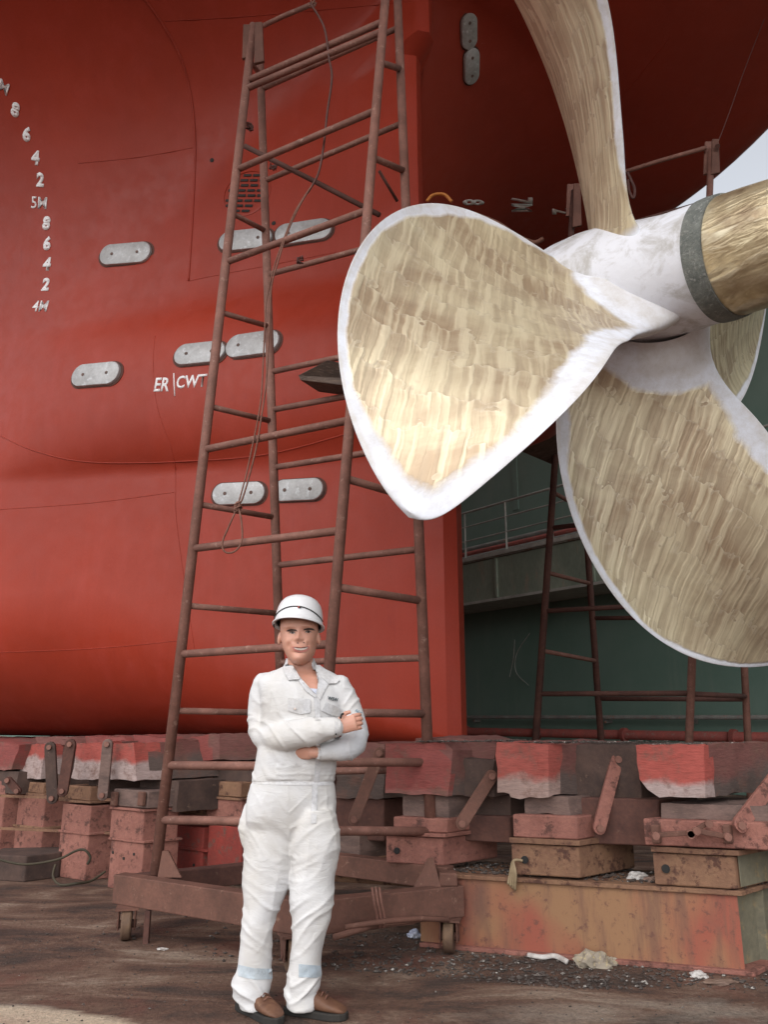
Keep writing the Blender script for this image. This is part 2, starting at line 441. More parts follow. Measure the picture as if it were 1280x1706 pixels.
# weld seams: thin beads laid on the plating
def bead(pxs, r=.006, name='weld_seam', mat=HULL, lift=.0):
    pts = []
    for i in range(len(pxs) - 1):
        (x0, y0), (x1, y1) = pxs[i], pxs[i + 1]
        m = max(int(math.hypot(x1 - x0, y1 - y0) / 12), 1)
        for k in range(m): pts.append((x0 + (x1 - x0) * k / m, y0 + (y1 - y0) * k / m))
    pts.append(pxs[-1]); out = []
    for q in pts:
        loc, nr = hit(*q)
        if loc: out.append(loc + nr * lift)
    if len(out) > 1: MB().tube(out, r, 6).build(name, mat, hull, smooth=True)
def curve(pts, n=10):                              # catmull-rom through picture points
    out = []
    for i in range(len(pts) - 1):
        p0, p1, p2, p3 = pts[max(i - 1, 0)], pts[i], pts[i + 1], pts[min(i + 2, len(pts) - 1)]
        for k in range(n):
            t = k / n
            out.append(tuple(.5 * (2 * b + (-a + c) * t + (2 * a - 5 * b + 4 * c - d) * t * t + (-a + 3 * b - 3 * c + d) * t ** 3) for a, b, c, d in zip(p0, p1, p2, p3)))
    out.append(pts[-1]); return out
bead(curve([(238, -5), (270, 40), (300, 95), (318, 160), (325, 240), (322, 340), (314, 468)]), .011)
bead(curve([(130, 272), (230, 262), (322, 246)]), .0035)
bead(curve([(275, 35), (400, 28), (560, 14), (690, 2)]), .0035)
bead(curve([(-5, 849), (150, 838), (290, 820)]), .0035)
bead(curve([(-5, 1087), (160, 1080), (310, 1066)]), .0035)
bead(curve([(258, 560), (255, 610), (262, 680), (290, 768), (293, 860), (310, 990), (325, 1090)]), .004)
bead(curve([(-5, 724), (60, 752), (150, 770), (300, 769), (450, 756), (600, 716)]), .006)
bead(curve([(314, 468), (380, 455), (470, 438), (560, 420)]), .004)
bead([(1120, 60), (1000, 210), (960, 255)], .004)

# anodes: cast zinc pads with two bolt recesses
def anode(px, py, L=.235, Wd=.088, tilt=None, vertical=False, pair=None):
    loc, nr = hit(px, py)
    if loc is None: return
    e, _ = hit(px + (3 if not vertical else 0), py + (-.5 if not vertical else 3))
    if tilt is not None:
        e, _ = hit(px + 4, py + 4 * tilt)
    x = (e - loc); x -= nr * x.dot(nr); x.normalize(); y = nr.cross(x)
    k = 14; th = .034
    pad = MB(); rings = []
    for (s_, z) in ((1.0, -.02), (1.0, th * .6), (.96, th * .9), (.88, th)):
        rg = []
        for i in range(k * 2):
            a = (i + .5) / (k * 2) * 2 * math.pi
            cx = (L / 2 - Wd / 2) * (1 if math.cos(a) > 0 else -1)
            rg.append(loc + x * (cx + math.cos(a) * Wd / 2 * s_) + y * math.sin(a) * Wd / 2 * s_ + nr * z)
        rings.append(rg)
    pad.rings(rings)
    o = pad.build('anode', ZINC, hull, auto=35)
    for sgn in (-1, 1):
        c = loc + x * sgn * L * .25 + nr * (th + .001)
        MB().lathe([(0, .0165), (.003, .0165), (.0035, .010)], c, nr, 16).build('bolt_recess', GREY, o, auto=30)
    MB().rings([[loc + (p_ - loc) * 1.0 - nr * (p_ - loc).dot(nr) + ((p_ - loc) - nr * (p_ - loc).dot(nr)) * .10 + nr * z for p_ in rings[0]] for z in (-.02, .004)]).build('bedding', RUST_DARK, o)
def scale_for(px, py, wpx):
    loc, nr = hit(px, py)
    return wpx
for (px, py, wpx, hpx, tl) in ((210, 424, 84, 37, -.08), (410, 401, 88, 36, -.10), (506, 388, 94, 38, -.15), (334, 590, 84, 37, -.11), (422, 575, 90, 40, -.13), (161, 625, 78, 38, -.08), (399, 823, 87, 40, -.04), (498, 817, 84, 40, -.05)):
    e0, _ = hit(px - wpx / 2, py - tl * wpx / 2); e1, _ = hit(px + wpx / 2, py + tl * wpx / 2)
    c, nr = hit(px, py); up, _ = hit(px, py - hpx / 2); dn, _ = hit(px, py + hpx / 2)
    anode(px, py, (e1 - e0).length, (up - dn).length * .92, tilt=tl)
for (px, py) in ((781, 52), (785, 110)):
    a0, _ = hit(px, py - 30); a1, _ = hit(px, py + 30)
    l0, _ = hit(px - 13, py); l1, _ = hit(px + 13, py)
    anode(px, py, (a1 - a0).length, min((l1 - l0).length, .2), vertical=True)

# painted characters
def glyph(ch, px, py, size, tilt=0.0, up=None, bold=.02, name='draft_mark', sx=1.0):
    loc, nr = hit(px, py)
    if loc is None: return
    cu = bpy.data.curves.new('t', 'FONT'); cu.body = ch; cu.size = 1; cu.align_x = 'CENTER'; cu.align_y = 'CENTER'; cu.offset = bold; cu.resolution_u = 3
    to = bpy.data.objects.new('t', cu); col.objects.link(to)
    me = bpy.data.meshes.new_from_object(to.evaluated_get(bpy.context.evaluated_depsgraph_get()))
    bpy.data.objects.remove(to)
    if up is None:
        e, _ = hit(px + 3, py + 3 * tilt); x = e - loc; x -= nr * x.dot(nr); x.normalize(); y = nr.cross(x)
    else:
        y = Vector(up[0]).normalized(); x = Vector(up[1]).normalized()
    bm = bmesh.new(); bm.from_mesh(me)
    bmesh.ops.triangulate(bm, faces=bm.faces)
    r_ = bmesh.ops.extrude_face_region(bm, geom=bm.faces[:])
    top = [v for v in r_['geom'] if isinstance(v, bmesh.types.BMVert)]
    tops = set(top)
    for v in bm.verts:
        q = loc + x * v.co.x * size * sx + y * v.co.y * size
        l2, n2, ix, ds = HB.ray_cast(q + nr * .15, -nr, .6)
        base = l2 if l2 else q
        v.co = base + nr * (.0038 if v in tops else .0) - hull.location
    bmesh.ops.recalc_face_normals(bm, faces=bm.faces)
    bm.to_mesh(me); bm.free(); me.materials.clear(); me.materials.append(MARK)
    o = bpy.data.objects.new(name, me); col.objects.link(o); o.parent = hull
    return o
for ch, px, py, tl in (('6M', 0, 142, .75), ('8', 25, 184, .6), ('6', 44, 225, .4), ('4', 59, 264, .22), ('2', 67, 301, .1), ('5M', 65, 339, .05), ('8', 77, 373, .04), ('6', 78, 407, 0), ('4', 78, 441, 0), ('2', 76, 475, 0), ('4M', 67, 511, 0)):
    o = glyph(ch, px, py, .185 if len(ch) == 1 else .175, tl, bold=.055 if 'M' not in ch else .008)
glyph('ER', 269, 642, .19, -.03, bold=.02, name='painted_lettering', sx=.8)
bead([(289.5, 622), (290, 640), (291, 660)], .0062, 'painted_lettering', MARK, .001)
glyph('CWT', 318.5, 636.5, .17, -.08, bold=.02, name='painted_lettering', sx=.8)
for ch, px, py in (('8', 787, 337), ('7M', 868, 341), ('2', 936, 352)):
    q0, q1 = hit(px - 19, py)[0], hit(px + 19, py)[0]; h0, h1 = hit(px, py - 7)[0], hit(px, py + 7)[0]
    glyph(ch, px, py, (q1 - q0).length * 1.25, up=(q1 - q0, h1 - h0), bold=.03, sx=min((h1 - h0).length / (q1 - q0).length * 1.1, 1.2))

# sea chest grating
loc, nr = hit(411, 322)
e, _ = hit(415, 322); x = (e - loc); x -= nr * x.dot(nr); x.normalize(); y = nr.cross(x)
rw = (hit(445, 322)[0] - hit(372, 322)[0]).length / 2; rh = (hit(411, 285)[0] - hit(411, 355)[0]).length / 2
grate = MB().rings([[loc + x * math.cos(i / 36 * 2 * math.pi) * rw * k_ + y * math.sin(i / 36 * 2 * math.pi) * rh * k_ + nr * z for i in range(36)] for k_, z in ((1.06, -.02), (1.06, .004), (1.0, .006), (.99, -.004))]).build('sea_chest_grating', HULL, hull, auto=30)
for r_ in range(8):
    for c_ in range(4):
        yy = (r_ - 3.5) / 4.3 * rh
        xx = (c_ - 1.5) / 2.3 * rw + (.04 if r_ % 2 else -.04) * rw
        if (xx / rw) ** 2 + (yy / rh) ** 2 > .8: continue
        c = loc + x * xx + y * yy + nr * .0065
        MB().box(c, rw * .34, rh * .105, .004, M=Matrix((x, y, nr)).transposed()).build('slot', BLACK, grate)
for (px, py) in ((353, 267), (456, 372)):
    l2, n2 = hit(px, py)
    MB().lathe([(0, .022), (.004, .022), (.0045, .016)], l2, n2, 16).build('plug_hole', BLACK, hull, auto=30)

# ------------------------------------------------ propeller
PQ = [0.6581, 1.3051, 3.9098, 3.3826, 2.2623, 1.7373, -0.0828, -0.5695, 0.3632, 0.9153, 1.1388, 1.3815, 1.3836, 4.8905, -0.621, 0.3211, -0.0431, 0.3589, 0.6279, 5.9998, -0.6, 0.0679]
def cubic_fit(xs, ys):
    n = 4; A = [[x ** (3 - j) for j in range(4)] + [y] for x, y in zip(xs, ys)]
    for i in range(n):
        pv = max(range(i, n), key=lambda r_: abs(A[r_][i])); A[i], A[pv] = A[pv], A[i]
        for j in range(n):
            if j != i:
                f_ = A[j][i] / A[i][i]; A[j] = [a_ - f_ * b2 for a_, b2 in zip(A[j], A[i])]
    return [A[i][4] / A[i][i] for i in range(n)]
CO = cubic_fit([0, .25, .5, .75], PQ[9:13])
def bronze_mat(name, uvrot):
    m, nt, b = nodes(name)
    uv = nt.nodes.new('ShaderNodeUVMap'); uv.uv_map = 'span'
    def mp(scale, rot=uvrot):
        q = nt.nodes.new('ShaderNodeMapping'); q.vector_type = 'TEXTURE' if False else 'POINT'
        q.inputs['Rotation'].default_value = (0, 0, rot); q.inputs['Scale'].default_value = (1, 1, 1)
        nt.links.new(uv.outputs[0], q.inputs[0])
        q2 = nt.nodes.new('ShaderNodeMapping'); q2.inputs['Scale'].default_value = scale; nt.links.new(q.outputs[0], q2.inputs[0])
        return q2.outputs[0]
    at = nt.nodes.new('ShaderNodeAttribute'); at.attribute_name = 'edge'
    wob = tex(nt, 'ShaderNodeTexNoise', mp((1.6, 1.6, 1)), Scale=1.0, Detail=3.0)
    # grinding strokes: streaks laid in short rows, each row starting afresh
    wv = tex(nt, 'ShaderNodeTexNoise', mp((3.5, 3.5, 1)), Scale=1.0, Detail=3.0, Roughness=.6)
    sp_ = nt.nodes.new('ShaderNodeSeparateXYZ'); nt.links.new(mp((1, 1, 1)), sp_.inputs[0])
    wn2 = tex(nt, 'ShaderNodeTexNoise', mp((14, 14, 1)), Scale=1.0, Detail=2.0)
    rowf_ = math_(nt, 'ADD', math_(nt, 'ADD', math_(nt, 'MULTIPLY', sp_.outputs[1], 4.2), math_(nt, 'MULTIPLY', wv.outputs[0], 1.5)), math_(nt, 'ADD', math_(nt, 'MULTIPLY', sp_.outputs[0], 1.8), math_(nt, 'MULTIPLY', wn2.outputs[0], .7)))
    row = math_(nt, 'FLOOR', rowf_); fr_ = math_(nt, 'FRACT', rowf_)
    cx_ = nt.nodes.new('ShaderNodeCombineXYZ')
    ax_ = math_(nt, 'ADD', math_(nt, 'MULTIPLY', sp_.outputs[0], 27.0), math_(nt, 'MULTIPLY', wv.outputs[0], 1.6))
    nt.links.new(ax_, cx_.inputs[0]); nt.links.new(math_(nt, 'MULTIPLY', sp_.outputs[1], 1.4), cx_.inputs[1]); nt.links.new(math_(nt, 'MULTIPLY', row, 3.73), cx_.inputs[2])
    st = tex(nt, 'ShaderNodeTexNoise', cx_.outputs[0], Scale=1.0, Detail=2.0, Roughness=.45, Distortion=.3)
    wh = nt.nodes.new('ShaderNodeTexWhiteNoise'); wh.noise_dimensions = '1D'; nt.links.new(row, wh.inputs['W'])
    tone = tex(nt, 'ShaderNodeTexNoise', mp((1.7, 2.6, 1)), Scale=1.0, Detail=6.0, Roughness=.62, Distortion=.5)
    tf = math_(nt, 'ADD', tone.outputs[0], math_(nt, 'MULTIPLY', math_(nt, 'SUBTRACT', wh.outputs['Value'], .5), .10))
    c = ramp(nt, tf, [(.36, (.38, .28, .18)), (.46, (.46, .365, .245)), (.56, (.54, .45, .30)), (.68, (.62, .54, .37))])
    c = mix(nt, ramp(nt, st.outputs[0], [(.48, 0.0), (.62, .65)]), c, (.72, .63, .44))
    c = mix(nt, ramp(nt, st.outputs[0], [(.34, .35), (.46, 0.0)]), c, (.34, .26, .18))
    c = mix(nt, ramp(nt, fr_, [(.0, .35), (.12, 0.0)]), c, (.68, .61, .47))
    c = mix(nt, ramp(nt, fr_, [(.90, 0.0), (.99, .2)]), c, (.30, .22, .15))
    fl = tex(nt, 'ShaderNodeTexNoise', mp((30, 30, 1)), Scale=1.0, Detail=6.0, Roughness=.75)
    c = mix(nt, ramp(nt, fl.outputs[0], [(.68, 0.0), (.74, .5)]), c, (.24, .17, .11))
    # white primer rim
    wn_ = tex(nt, 'ShaderNodeTexNoise', mp((5, 5, 1)), Scale=1.0, Detail=8.0, Roughness=.7, Distortion=.5)
    e = math_(nt, 'ADD', at.outputs['Fac'], math_(nt, 'MULTIPLY', math_(nt, 'SUBTRACT', wn_.outputs[0], .5), .09))
    e = math_(nt, 'ADD', e, math_(nt, 'MULTIPLY', math_(nt, 'SUBTRACT', wob.outputs[0], .5), .26))
    k = ramp(nt, e, [(.085, 1.0), (.125, 0.0)])
    stain = tex(nt, 'ShaderNodeTexNoise', mp((4, 4, 1)), Scale=2.0, Detail=8.0, Roughness=.75)
    wc = mix(nt, ramp(nt, stain.outputs[0], [(.42, 0.0), (.72, 1.0)]), (.72, .74, .80), (.54, .52, .51))
    wc = mix(nt, ramp(nt, e, [(.0, .25), (.03, 0.0)]), wc, (.45, .37, .25))
    c = mix(nt, k, c, wc)
    nt.links.new(c, b.inputs['Base Color'])
    nt.links.new(math_(nt, 'MULTIPLY', math_(nt, 'SUBTRACT', 1.0, k), .38), b.inputs['Metallic'])
    nt.links.new(ramp(nt, k, [(0, .42), (1, .6)]), b.inputs['Roughness'])
    hgt = math_(nt, 'ADD', st.outputs[0], math_(nt, 'MULTIPLY', ramp(nt, fr_, [(0, 1.0), (.3, 0.0)]), .08))
    hgt = math_(nt, 'MULTIPLY', hgt, math_(nt, 'SUBTRACT', 1.0, math_(nt, 'MULTIPLY', k, .85)))
    bump(nt, b, hgt, .45, .026)
    return m
def white_hub_mat():
    m, nt, b = nodes('primer_on_bronze')
    v = coords(nt)
    n1 = tex(nt, 'ShaderNodeTexNoise', v, Scale=5.0, Detail=9.0, Roughness=.7, Distortion=.4)
    c = mix(nt, ramp(nt, n1.outputs[0], [(.48, 0.0), (.66, 1.0)]), (.70, .71, .76), (.44, .425, .41))
    n2 = tex(nt, 'ShaderNodeTexNoise', v, Scale=9.0, Detail=9.0, Roughness=.75)
    c = mix(nt, ramp(nt, n2.outputs[0], [(.64, 0.0), (.72, .7)]), c, (.40, .30, .18))
    nt.links.new(c, b.inputs['Base Color']); b.inputs['Roughness'].default_value = .5
    n3 = tex(nt, 'ShaderNodeTexNoise', v, Scale=14.0, Detail=4.0); bump(nt, b, n3.outputs[0], .25, .02)
    return m
HUBW = white_hub_mat()
def cap_mat():
    m, nt, b = nodes('ground_bronze')
    v = coords(nt)
    n0 = tex(nt, 'ShaderNodeTexNoise', coords(nt, (5, 5, 22), rot=(.3, .2, ANG)), Scale=1.0, Detail=3.0, Distortion=.4)
    n1 = tex(nt, 'ShaderNodeTexNoise', v, Scale=3.5, Detail=5.0, Roughness=.6)
    c = ramp(nt, n1.outputs[0], [(.32, (.26, .18, .11)), (.5, (.52, .42, .26)), (.68, (.72, .63, .42))])
    c = mix(nt, ramp(nt, n0.outputs[0], [(.55, 0.0), (.7, .6)]), c, (.82, .74, .54))
    nt.links.new(c, b.inputs['Base Color']); b.inputs['Metallic'].default_value = .55; b.inputs['Roughness'].default_value = .33
    bump(nt, b, n0.outputs[0], .5, .03)
    return m
CAPM = cap_mat()
PUTTY = worn('grey_sealing_band', (.20, .21, .19), (.12, .13, .12), (.30, .30, .28), rough=.8, scale=12, fine=60, bs=.8, bd=.012)
prop = thing('propeller', 'four-bladed bronze propeller with white edged ground blades on the ship shaft', 'propeller', tuple(C0))
def blade(ph, idx, uvrot):
    q = PQ; nS, nT = 72, 40
    Rr = q[4] * SC; rh = q[15] * SC
    mids = []; rows_f = []; rows_b = []
    sv = [-.06, -.03] + [1 - (1 - (i / (nS - 1)) ** .8) ** 1.6 if False else (1 - (1 - i / (nS - 1)) ** 1.8) for i in range(nS)]
    info = []
    for s_ in sv:
        sc = max(s_, 0); r_ = (rh + (Rr - rh) * s_)
        base = CO[0] * sc ** 3 + CO[1] * sc ** 2 + CO[2] * sc + CO[3]
        ch = max(base, .05) * math.sqrt(max(1 - sc ** 4.5, 0)) * SC
        ch = max(ch, .004)
        fil = math.exp(-max(s_, 0) / .055)
        ch += .02 * fil
        rr = r_ / SC
        phi = math.atan((q[5] + q[13] * sc + q[19] * sc * sc) / (2 * math.pi * max(rr, .2)))
        th0 = ph + q[6] * sc + q[7] * sc * sc
        ax0 = (q[8] * sc + q[14] * sc * sc) * SC
        tmax = .030 + .16 * (1 - sc) ** 1.3 + .20 * fil
        rowf = []; rowb = []; inf = []
        for j in range(nT + 1):
            tau = -math.cos(math.pi * j / nT)          # -1..1
            t = tau * ch / 2
            if tau < 0: q_ = min(max(s_, 0) / .26, 1); t *= .86 + .14 * q_ * q_ * (3 - 2 * q_)
            th = th0 + t * math.cos(phi) / r_
            ax = ax0 + t * math.sin(phi) + (q[20] + q[21] * sc) * (t / SC) ** 2 * SC
            Pm = C0 + r_ * (-math.cos(th) * H + math.sin(th) * Vector((0, 0, 1))) + ax * K
            tang = math.cos(phi) * (math.sin(th) * H + math.cos(th) * Vector((0, 0, 1))) + math.sin(phi) * K
            rad = (-math.cos(th) * H + math.sin(th) * Vector((0, 0, 1)))
            nrm = tang.cross(rad).normalized()
            hlf = .5 * tmax * (1 - tau * tau) ** .5 * (1 - .25 * tau * tau) + .001
            rowf.append(Pm + nrm * hlf); rowb.append(Pm - nrm * hlf)
            a1_, a2_ = max(ch / 2 - abs(t), 1e-4), max((1 - sc) * (Rr - rh), 1e-4); de = (a1_ ** -2.5 + a2_ ** -2.5) ** -.4
            if idx == 1: de = de * (.85 if tau > 0 else 2.3)
            droot = max(0, (s_ - .03)) * (Rr - rh) * 1.0 - .02 + .14 * ((1 + math.sin(idx * 2.1 + tau * 2)) * .5)
            inf.append((r_, t, max(min(de, droot if s_ < .5 else de), 0)))
        rows_f.append(rowf); rows_b.append(rowb); info.append(inf)
    # stroke frame: straight grinding strokes across the blade
    c_ = rows_f[30][nT // 2]; e1 = (rows_f[42][nT // 2] - rows_f[20][nT // 2]).normalized(); e2 = rows_f[30][nT // 2 + 8] - rows_f[30][nT // 2 - 8]
    e2 = (e2 - e1 * e2.dot(e1)).normalized()
    def ipx(w):
        d = w - CAMP; k = d.y * CP + d.z * SP; return Vector((FPX * d.x / k, -FPX * (-d.y * SP + d.z * CP) / k))
    i1, i2 = ipx(c_ + e1 * .1) - ipx(c_), ipx(c_ + e2 * .1) - ipx(c_)
    det = i1.x * i2.y - i1.y * i2.x
    ux, uy = uvrot
    ca_, cb_ = (ux * i2.y - uy * i2.x) / det, (i1.x * uy - i1.y * ux) / det
    sdir_ = (e1 * ca_ + e2 * cb_).normalized(); nn_ = e1.cross(e2); sac = nn_.cross(sdir_)
    m = nT + 1; nR = len(sv); vs = []; dat = []
    for rows in (rows_f, rows_b):
        for i in range(nR):
            for j in range(m): vs.append(rows[i][j]); dat.append(info[i][j])
    o2 = nR * m; fs = []
    for i in range(nR - 1):
        for j in range(nT):
            fs.append((i * m + j, i * m + j + 1, (i + 1) * m + j + 1, (i + 1) * m + j))
            fs.append((o2 + i * m + j, o2 + (i + 1) * m + j, o2 + (i + 1) * m + j + 1, o2 + i * m + j + 1))
        for j in (0, nT):
            f_ = (i * m + j, (i + 1) * m + j, o2 + (i + 1) * m + j, o2 + i * m + j)
            fs.append(f_ if j == 0 else f_[::-1])
    for j in range(nT):
        fs.append(((nR - 1) * m + j, (nR - 1) * m + j + 1, o2 + (nR - 1) * m + j + 1, o2 + (nR - 1) * m + j))
    me = bpy.data.meshes.new('blade')
    me.from_pydata([tuple(v - C0) for v in vs], [], fs)
    at = me.attributes.new('edge', 'FLOAT', 'POINT'); at.data.foreach_set('value', [d[2] for d in dat])
    uv = me.uv_layers.new(name='span')
    for lp in me.loops:
        w_ = vs[lp.vertex_index] - C0; uv.data[lp.index].uv = (w_.dot(sac) + idx * 3.3, w_.dot(sdir_))
    bm = bmesh.new(); bm.from_mesh(me); bmesh.ops.recalc_face_normals(bm, faces=bm.faces); bm.to_mesh(me); bm.free()
    me.materials.append(bronze_mat('ground_blade_bronze', 0.0))
    me.polygons.foreach_set('use_smooth', [True] * len(me.polygons)); me.set_sharp_from_angle(angle=R(60))
    o = bpy.data.objects.new('blade', me); col.objects.link(o); o.parent = prop
    return o
for k_, rot in ((0, (-.25, 1)), (1, (.45, 1)), (-1, (-.42, 1)), (2, (-.15, 1))):
    blade(PQ[16] + k_ * math.pi / 2, k_ % 4, rot)
A_ = Vector((-K.x, -K.y, -.15)).normalized(); rb = .362; off = .75; CH = C0 + Vector((0, 0, .185))
MB().lathe([(-.62, .36), (-.6, .43), (-.35, .46), (-.15, .465), (.0, .452), (.15, .425), (.3, .395), (.45, .372), (off - .055, rb * .995)], CH, A_, 64).build('hub', HUBW, prop, auto=30)
MB().lathe([(off - .057, rb * .995), (off - .055, rb * 1.02), (off + .0, rb * 1.025), (off + .065, rb * 1.005), (off + .068, rb * .97)], CH, A_, 64).build('sealing_band', PUTTY, prop, auto=30)
MB().lathe([(off + .067, rb * .975), (off + .2, rb * .96), (off + .34, rb * .93), (off + .42, rb * .90), (off + .46, rb * .80), (off + .54, rb * .72), (off + .62, rb * .5), (off + .64, .03)], CH, A_, 64).build('boss_cap', CAPM, prop, auto=30)

# ------------------------------------------------ far side of the dock
def green_mat():
    m, nt, b = nodes('green_dock_wall_paint')
    v = coords(nt)
    n1 = tex(nt, 'ShaderNodeTexNoise', v, Scale=.35, Detail=6.0, Roughness=.65)
    c = mix(nt, ramp(nt, n1.outputs[0], [(.35, 0.0), (.65, 1.0)]), (.11, .195, .155), (.16, .24, .20))
    n2 = tex(nt, 'ShaderNodeTexNoise', coords(nt, (1.2, 1.2, .12)), Scale=1.5, Detail=7.0, Roughness=.7)
    c = mix(nt, ramp(nt, n2.outputs[0], [(.55, 0.0), (.72, .6)]), c, (.22, .27, .22))
    nt.links.new(c, b.inputs['Base Color']); b.inputs['Roughness'].default_value = .6
    bump(nt, b, n1.outputs[0], .2, .05)
    return m
GREEN = green_mat()
GREEN2 = worn('olive_walkway_plate', (.27, .31, .24), (.18, .22, .17), (.28, .25, .19), rough=.7, scale=1.5, stretch=(1, 1, .3))
HW = 8.9                                            # wall face, metres to the far side of the centreline
def wp(t, h, z): return S0 + K * t + H * h + Vector((0, 0, z))
wall = thing('dock_wall', 'tall dark green steel wall on the far side of the dry dock', 'dock wall', tuple(wp(4, HW, 0)))
MB().extrude([wp(-14, HW, 0), wp(60, HW, 0), wp(60, HW, 10.0), wp(-14, HW, 10.0)], H * 1.2).build('wall_plate', GREEN, wall)
mb = MB()
for i in range(30):
    t = -12 + i * 2.4
    mb.add(*(lambda a: (a.v, a.f))(MB().box(wp(t, HW - .004, 7.9), .16, .03, 4.1, rz=math.atan2(K.y, K.x) )))
mb.build('weld_ribs', GREEN, wall)
MB().extrude([wp(-14, HW - .12, 10.0), wp(60, HW - .12, 10.0), wp(60, HW - .12, 10.18), wp(-14, HW - .12, 10.18)], H * 1.4).build('coping', GREEN2, wall)
# walkway with box edge, railing, pipes
ZD = 4.62
walk = thing('dock_walkway', 'long grey steel walkway with handrail bracketed on the green wall', 'walkway', tuple(wp(4, HW - .6, ZD)))
MB().extrude([wp(-14, HW - 1.15, ZD - .08), wp(60, HW - 1.15, ZD - .08), wp(60, HW - 1.15, ZD), wp(-14, HW - 1.15, ZD)], H * 1.14).build('deck', WALK, walk)
MB().extrude([wp(-14, HW - 1.10, ZD - .95), wp(60, HW - 1.10, ZD - .95), wp(60, HW - 1.10, ZD - .085), wp(-14, HW - 1.10, ZD - .085)], H * .05).build('side_plate', GREEN2, walk)
MB().extrude([wp(-14, HW - 1.17, ZD - 1.01), wp(60, HW - 1.17, ZD - 1.01), wp(60, HW - 1.17, ZD - .955), wp(-14, HW - 1.17, ZD - .955)], H * 1.1).build('bottom_flange', WALKPALE, walk)
MB().extrude([wp(-14, HW - 1.19, ZD - .055), wp(60, HW - 1.19, ZD - .055), wp(60, HW - 1.19, ZD + .03), wp(-14, HW - 1.19, ZD + .03)], H * .035).build('top_flange', WALKPALE, walk)
for i in range(28):
    t = -6 + i * 1.25
    if i % 1 == 0 and i < 26:
        MB().tube([wp(t, HW - 1.12, ZD), wp(t, HW - 1.12, ZD + 1.08)], .022, 6).build('rail_post', WALKPALE, walk)
    if i % 2 == 0:
        MB().extrude([wp(t + .3, HW - 1.101, ZD - .94), wp(t + .36, HW - 1.101, ZD - .94), wp(t + .36, HW - 1.101, ZD - .09), wp(t + .3, HW - 1.101, ZD - .09)], -H * .05).build('stiffener', GREEN2, walk)
for z, r_ in ((1.08, .024), (.75, .016), (.42, .016)):
    MB().tube([wp(-14, HW - 1.12, ZD + z), wp(60, HW - 1.12, ZD + z)], r_, 6).build('handrail', WALKPALE, walk)
for z, h, r_, m_ in ((.22, .35, .10, PIPE_GREY), (.50, .2, .06, PIPE_GREY), (.24, .75, .05, PIPE_RED)):
    tag(recenter(MB().tube([wp(-14, HW - h, ZD + z), wp(60, HW - h, ZD + z)], r_, 10).build('service_pipe', m_, None, smooth=True)),
        {.35: 'thick grey service pipe lying on the far walkway deck', .2: 'slimmer grey pipe running above the thick one behind the handrail', .75: 'thin red pipe lying nearest the handrail posts on the walkway'}[h], 'pipe', 'pipes along the dock wall')
rp = MB().tube([wp(-14, HW - .45, .93), wp(60, HW - .45, .93)], .085, 12)
for i in range(24):
    t = -9 + i * 2.1
    rp.lathe([(-.04, .12), (.04, .12)], wp(t, HW - .45, .93), K, 14)
rp = thing('low_pipe', 'red flanged pipe running low along the green wall behind the blocks', 'pipe', tuple(wp(4, HW - .45, .93)), 'pipes along the dock wall')
MB().tube([wp(-14, HW - .45, .93), wp(60, HW - .45, .93)], .085, 12).build('pipe_run', PIPE_RED, rp, smooth=True)
for i in range(14):
    MB().lathe([(-.04, .125), (.04, .125)], wp(-4 + i * 2.1, HW - .45, .93), K, 14).build('flange', PIPE_RED, rp, auto=30)
gp = thing('low_pipe', 'slim grey pipe on brackets just above the low red pipe', 'pipe', tuple(wp(4, HW - .2, 1.22)), 'pipes along the dock wall')
MB().tube([wp(-14, HW - .2, 1.24), wp(60, HW - .2, 1.24)], .04, 10).build('pipe_run', PIPE_GREY, gp, smooth=True)
for i in range(16):
    MB().box(wp(-4 + i * 1.8, HW - .1, 1.18), .05, .2, .10, rz=math.atan2(K.y, K.x)).build('bracket', PIPE_GREY, gp)
pg = wp(.95, HW - .45, 1.02)
tag(recenter(MB().tube(curve([tuple(pg + Vector((0, 0, -.2))), tuple(pg + Vector((0, 0, .05))), tuple(pg + Vector((0, 0, .18)) + K * -.05), tuple(pg + Vector((0, 0, .24)) - K * .2), tuple(pg + Vector((0, 0, .24)) - K * .5)], 6), .035, 8).build('vent_pipe', PIPE_GREY, None, smooth=True)), 'grey bent vent pipe rising off the low red pipe', 'pipe')
# hanging frayed line on the wall
tag(recenter(MB().tube(curve([tuple(wp(6.9, HW - .08, 3.0)), tuple(wp(7.3, HW - .08, 2.6)), tuple(wp(7.35, HW - .08, 2.2)), tuple(wp(7.0, HW - .08, 1.9))], 6), .008, 5).add(*(lambda a: (a.v, a.f))(MB().tube(curve([tuple(wp(7.35, HW - .08, 2.9)), tuple(wp(7.4, HW - .09, 2.5)), tuple(wp(7.55, HW - .08, 2.1))], 6), .008, 5))).build('frayed_line', WALKPALE, None)), 'thin pale frayed line hanging on the green wall', 'rope')

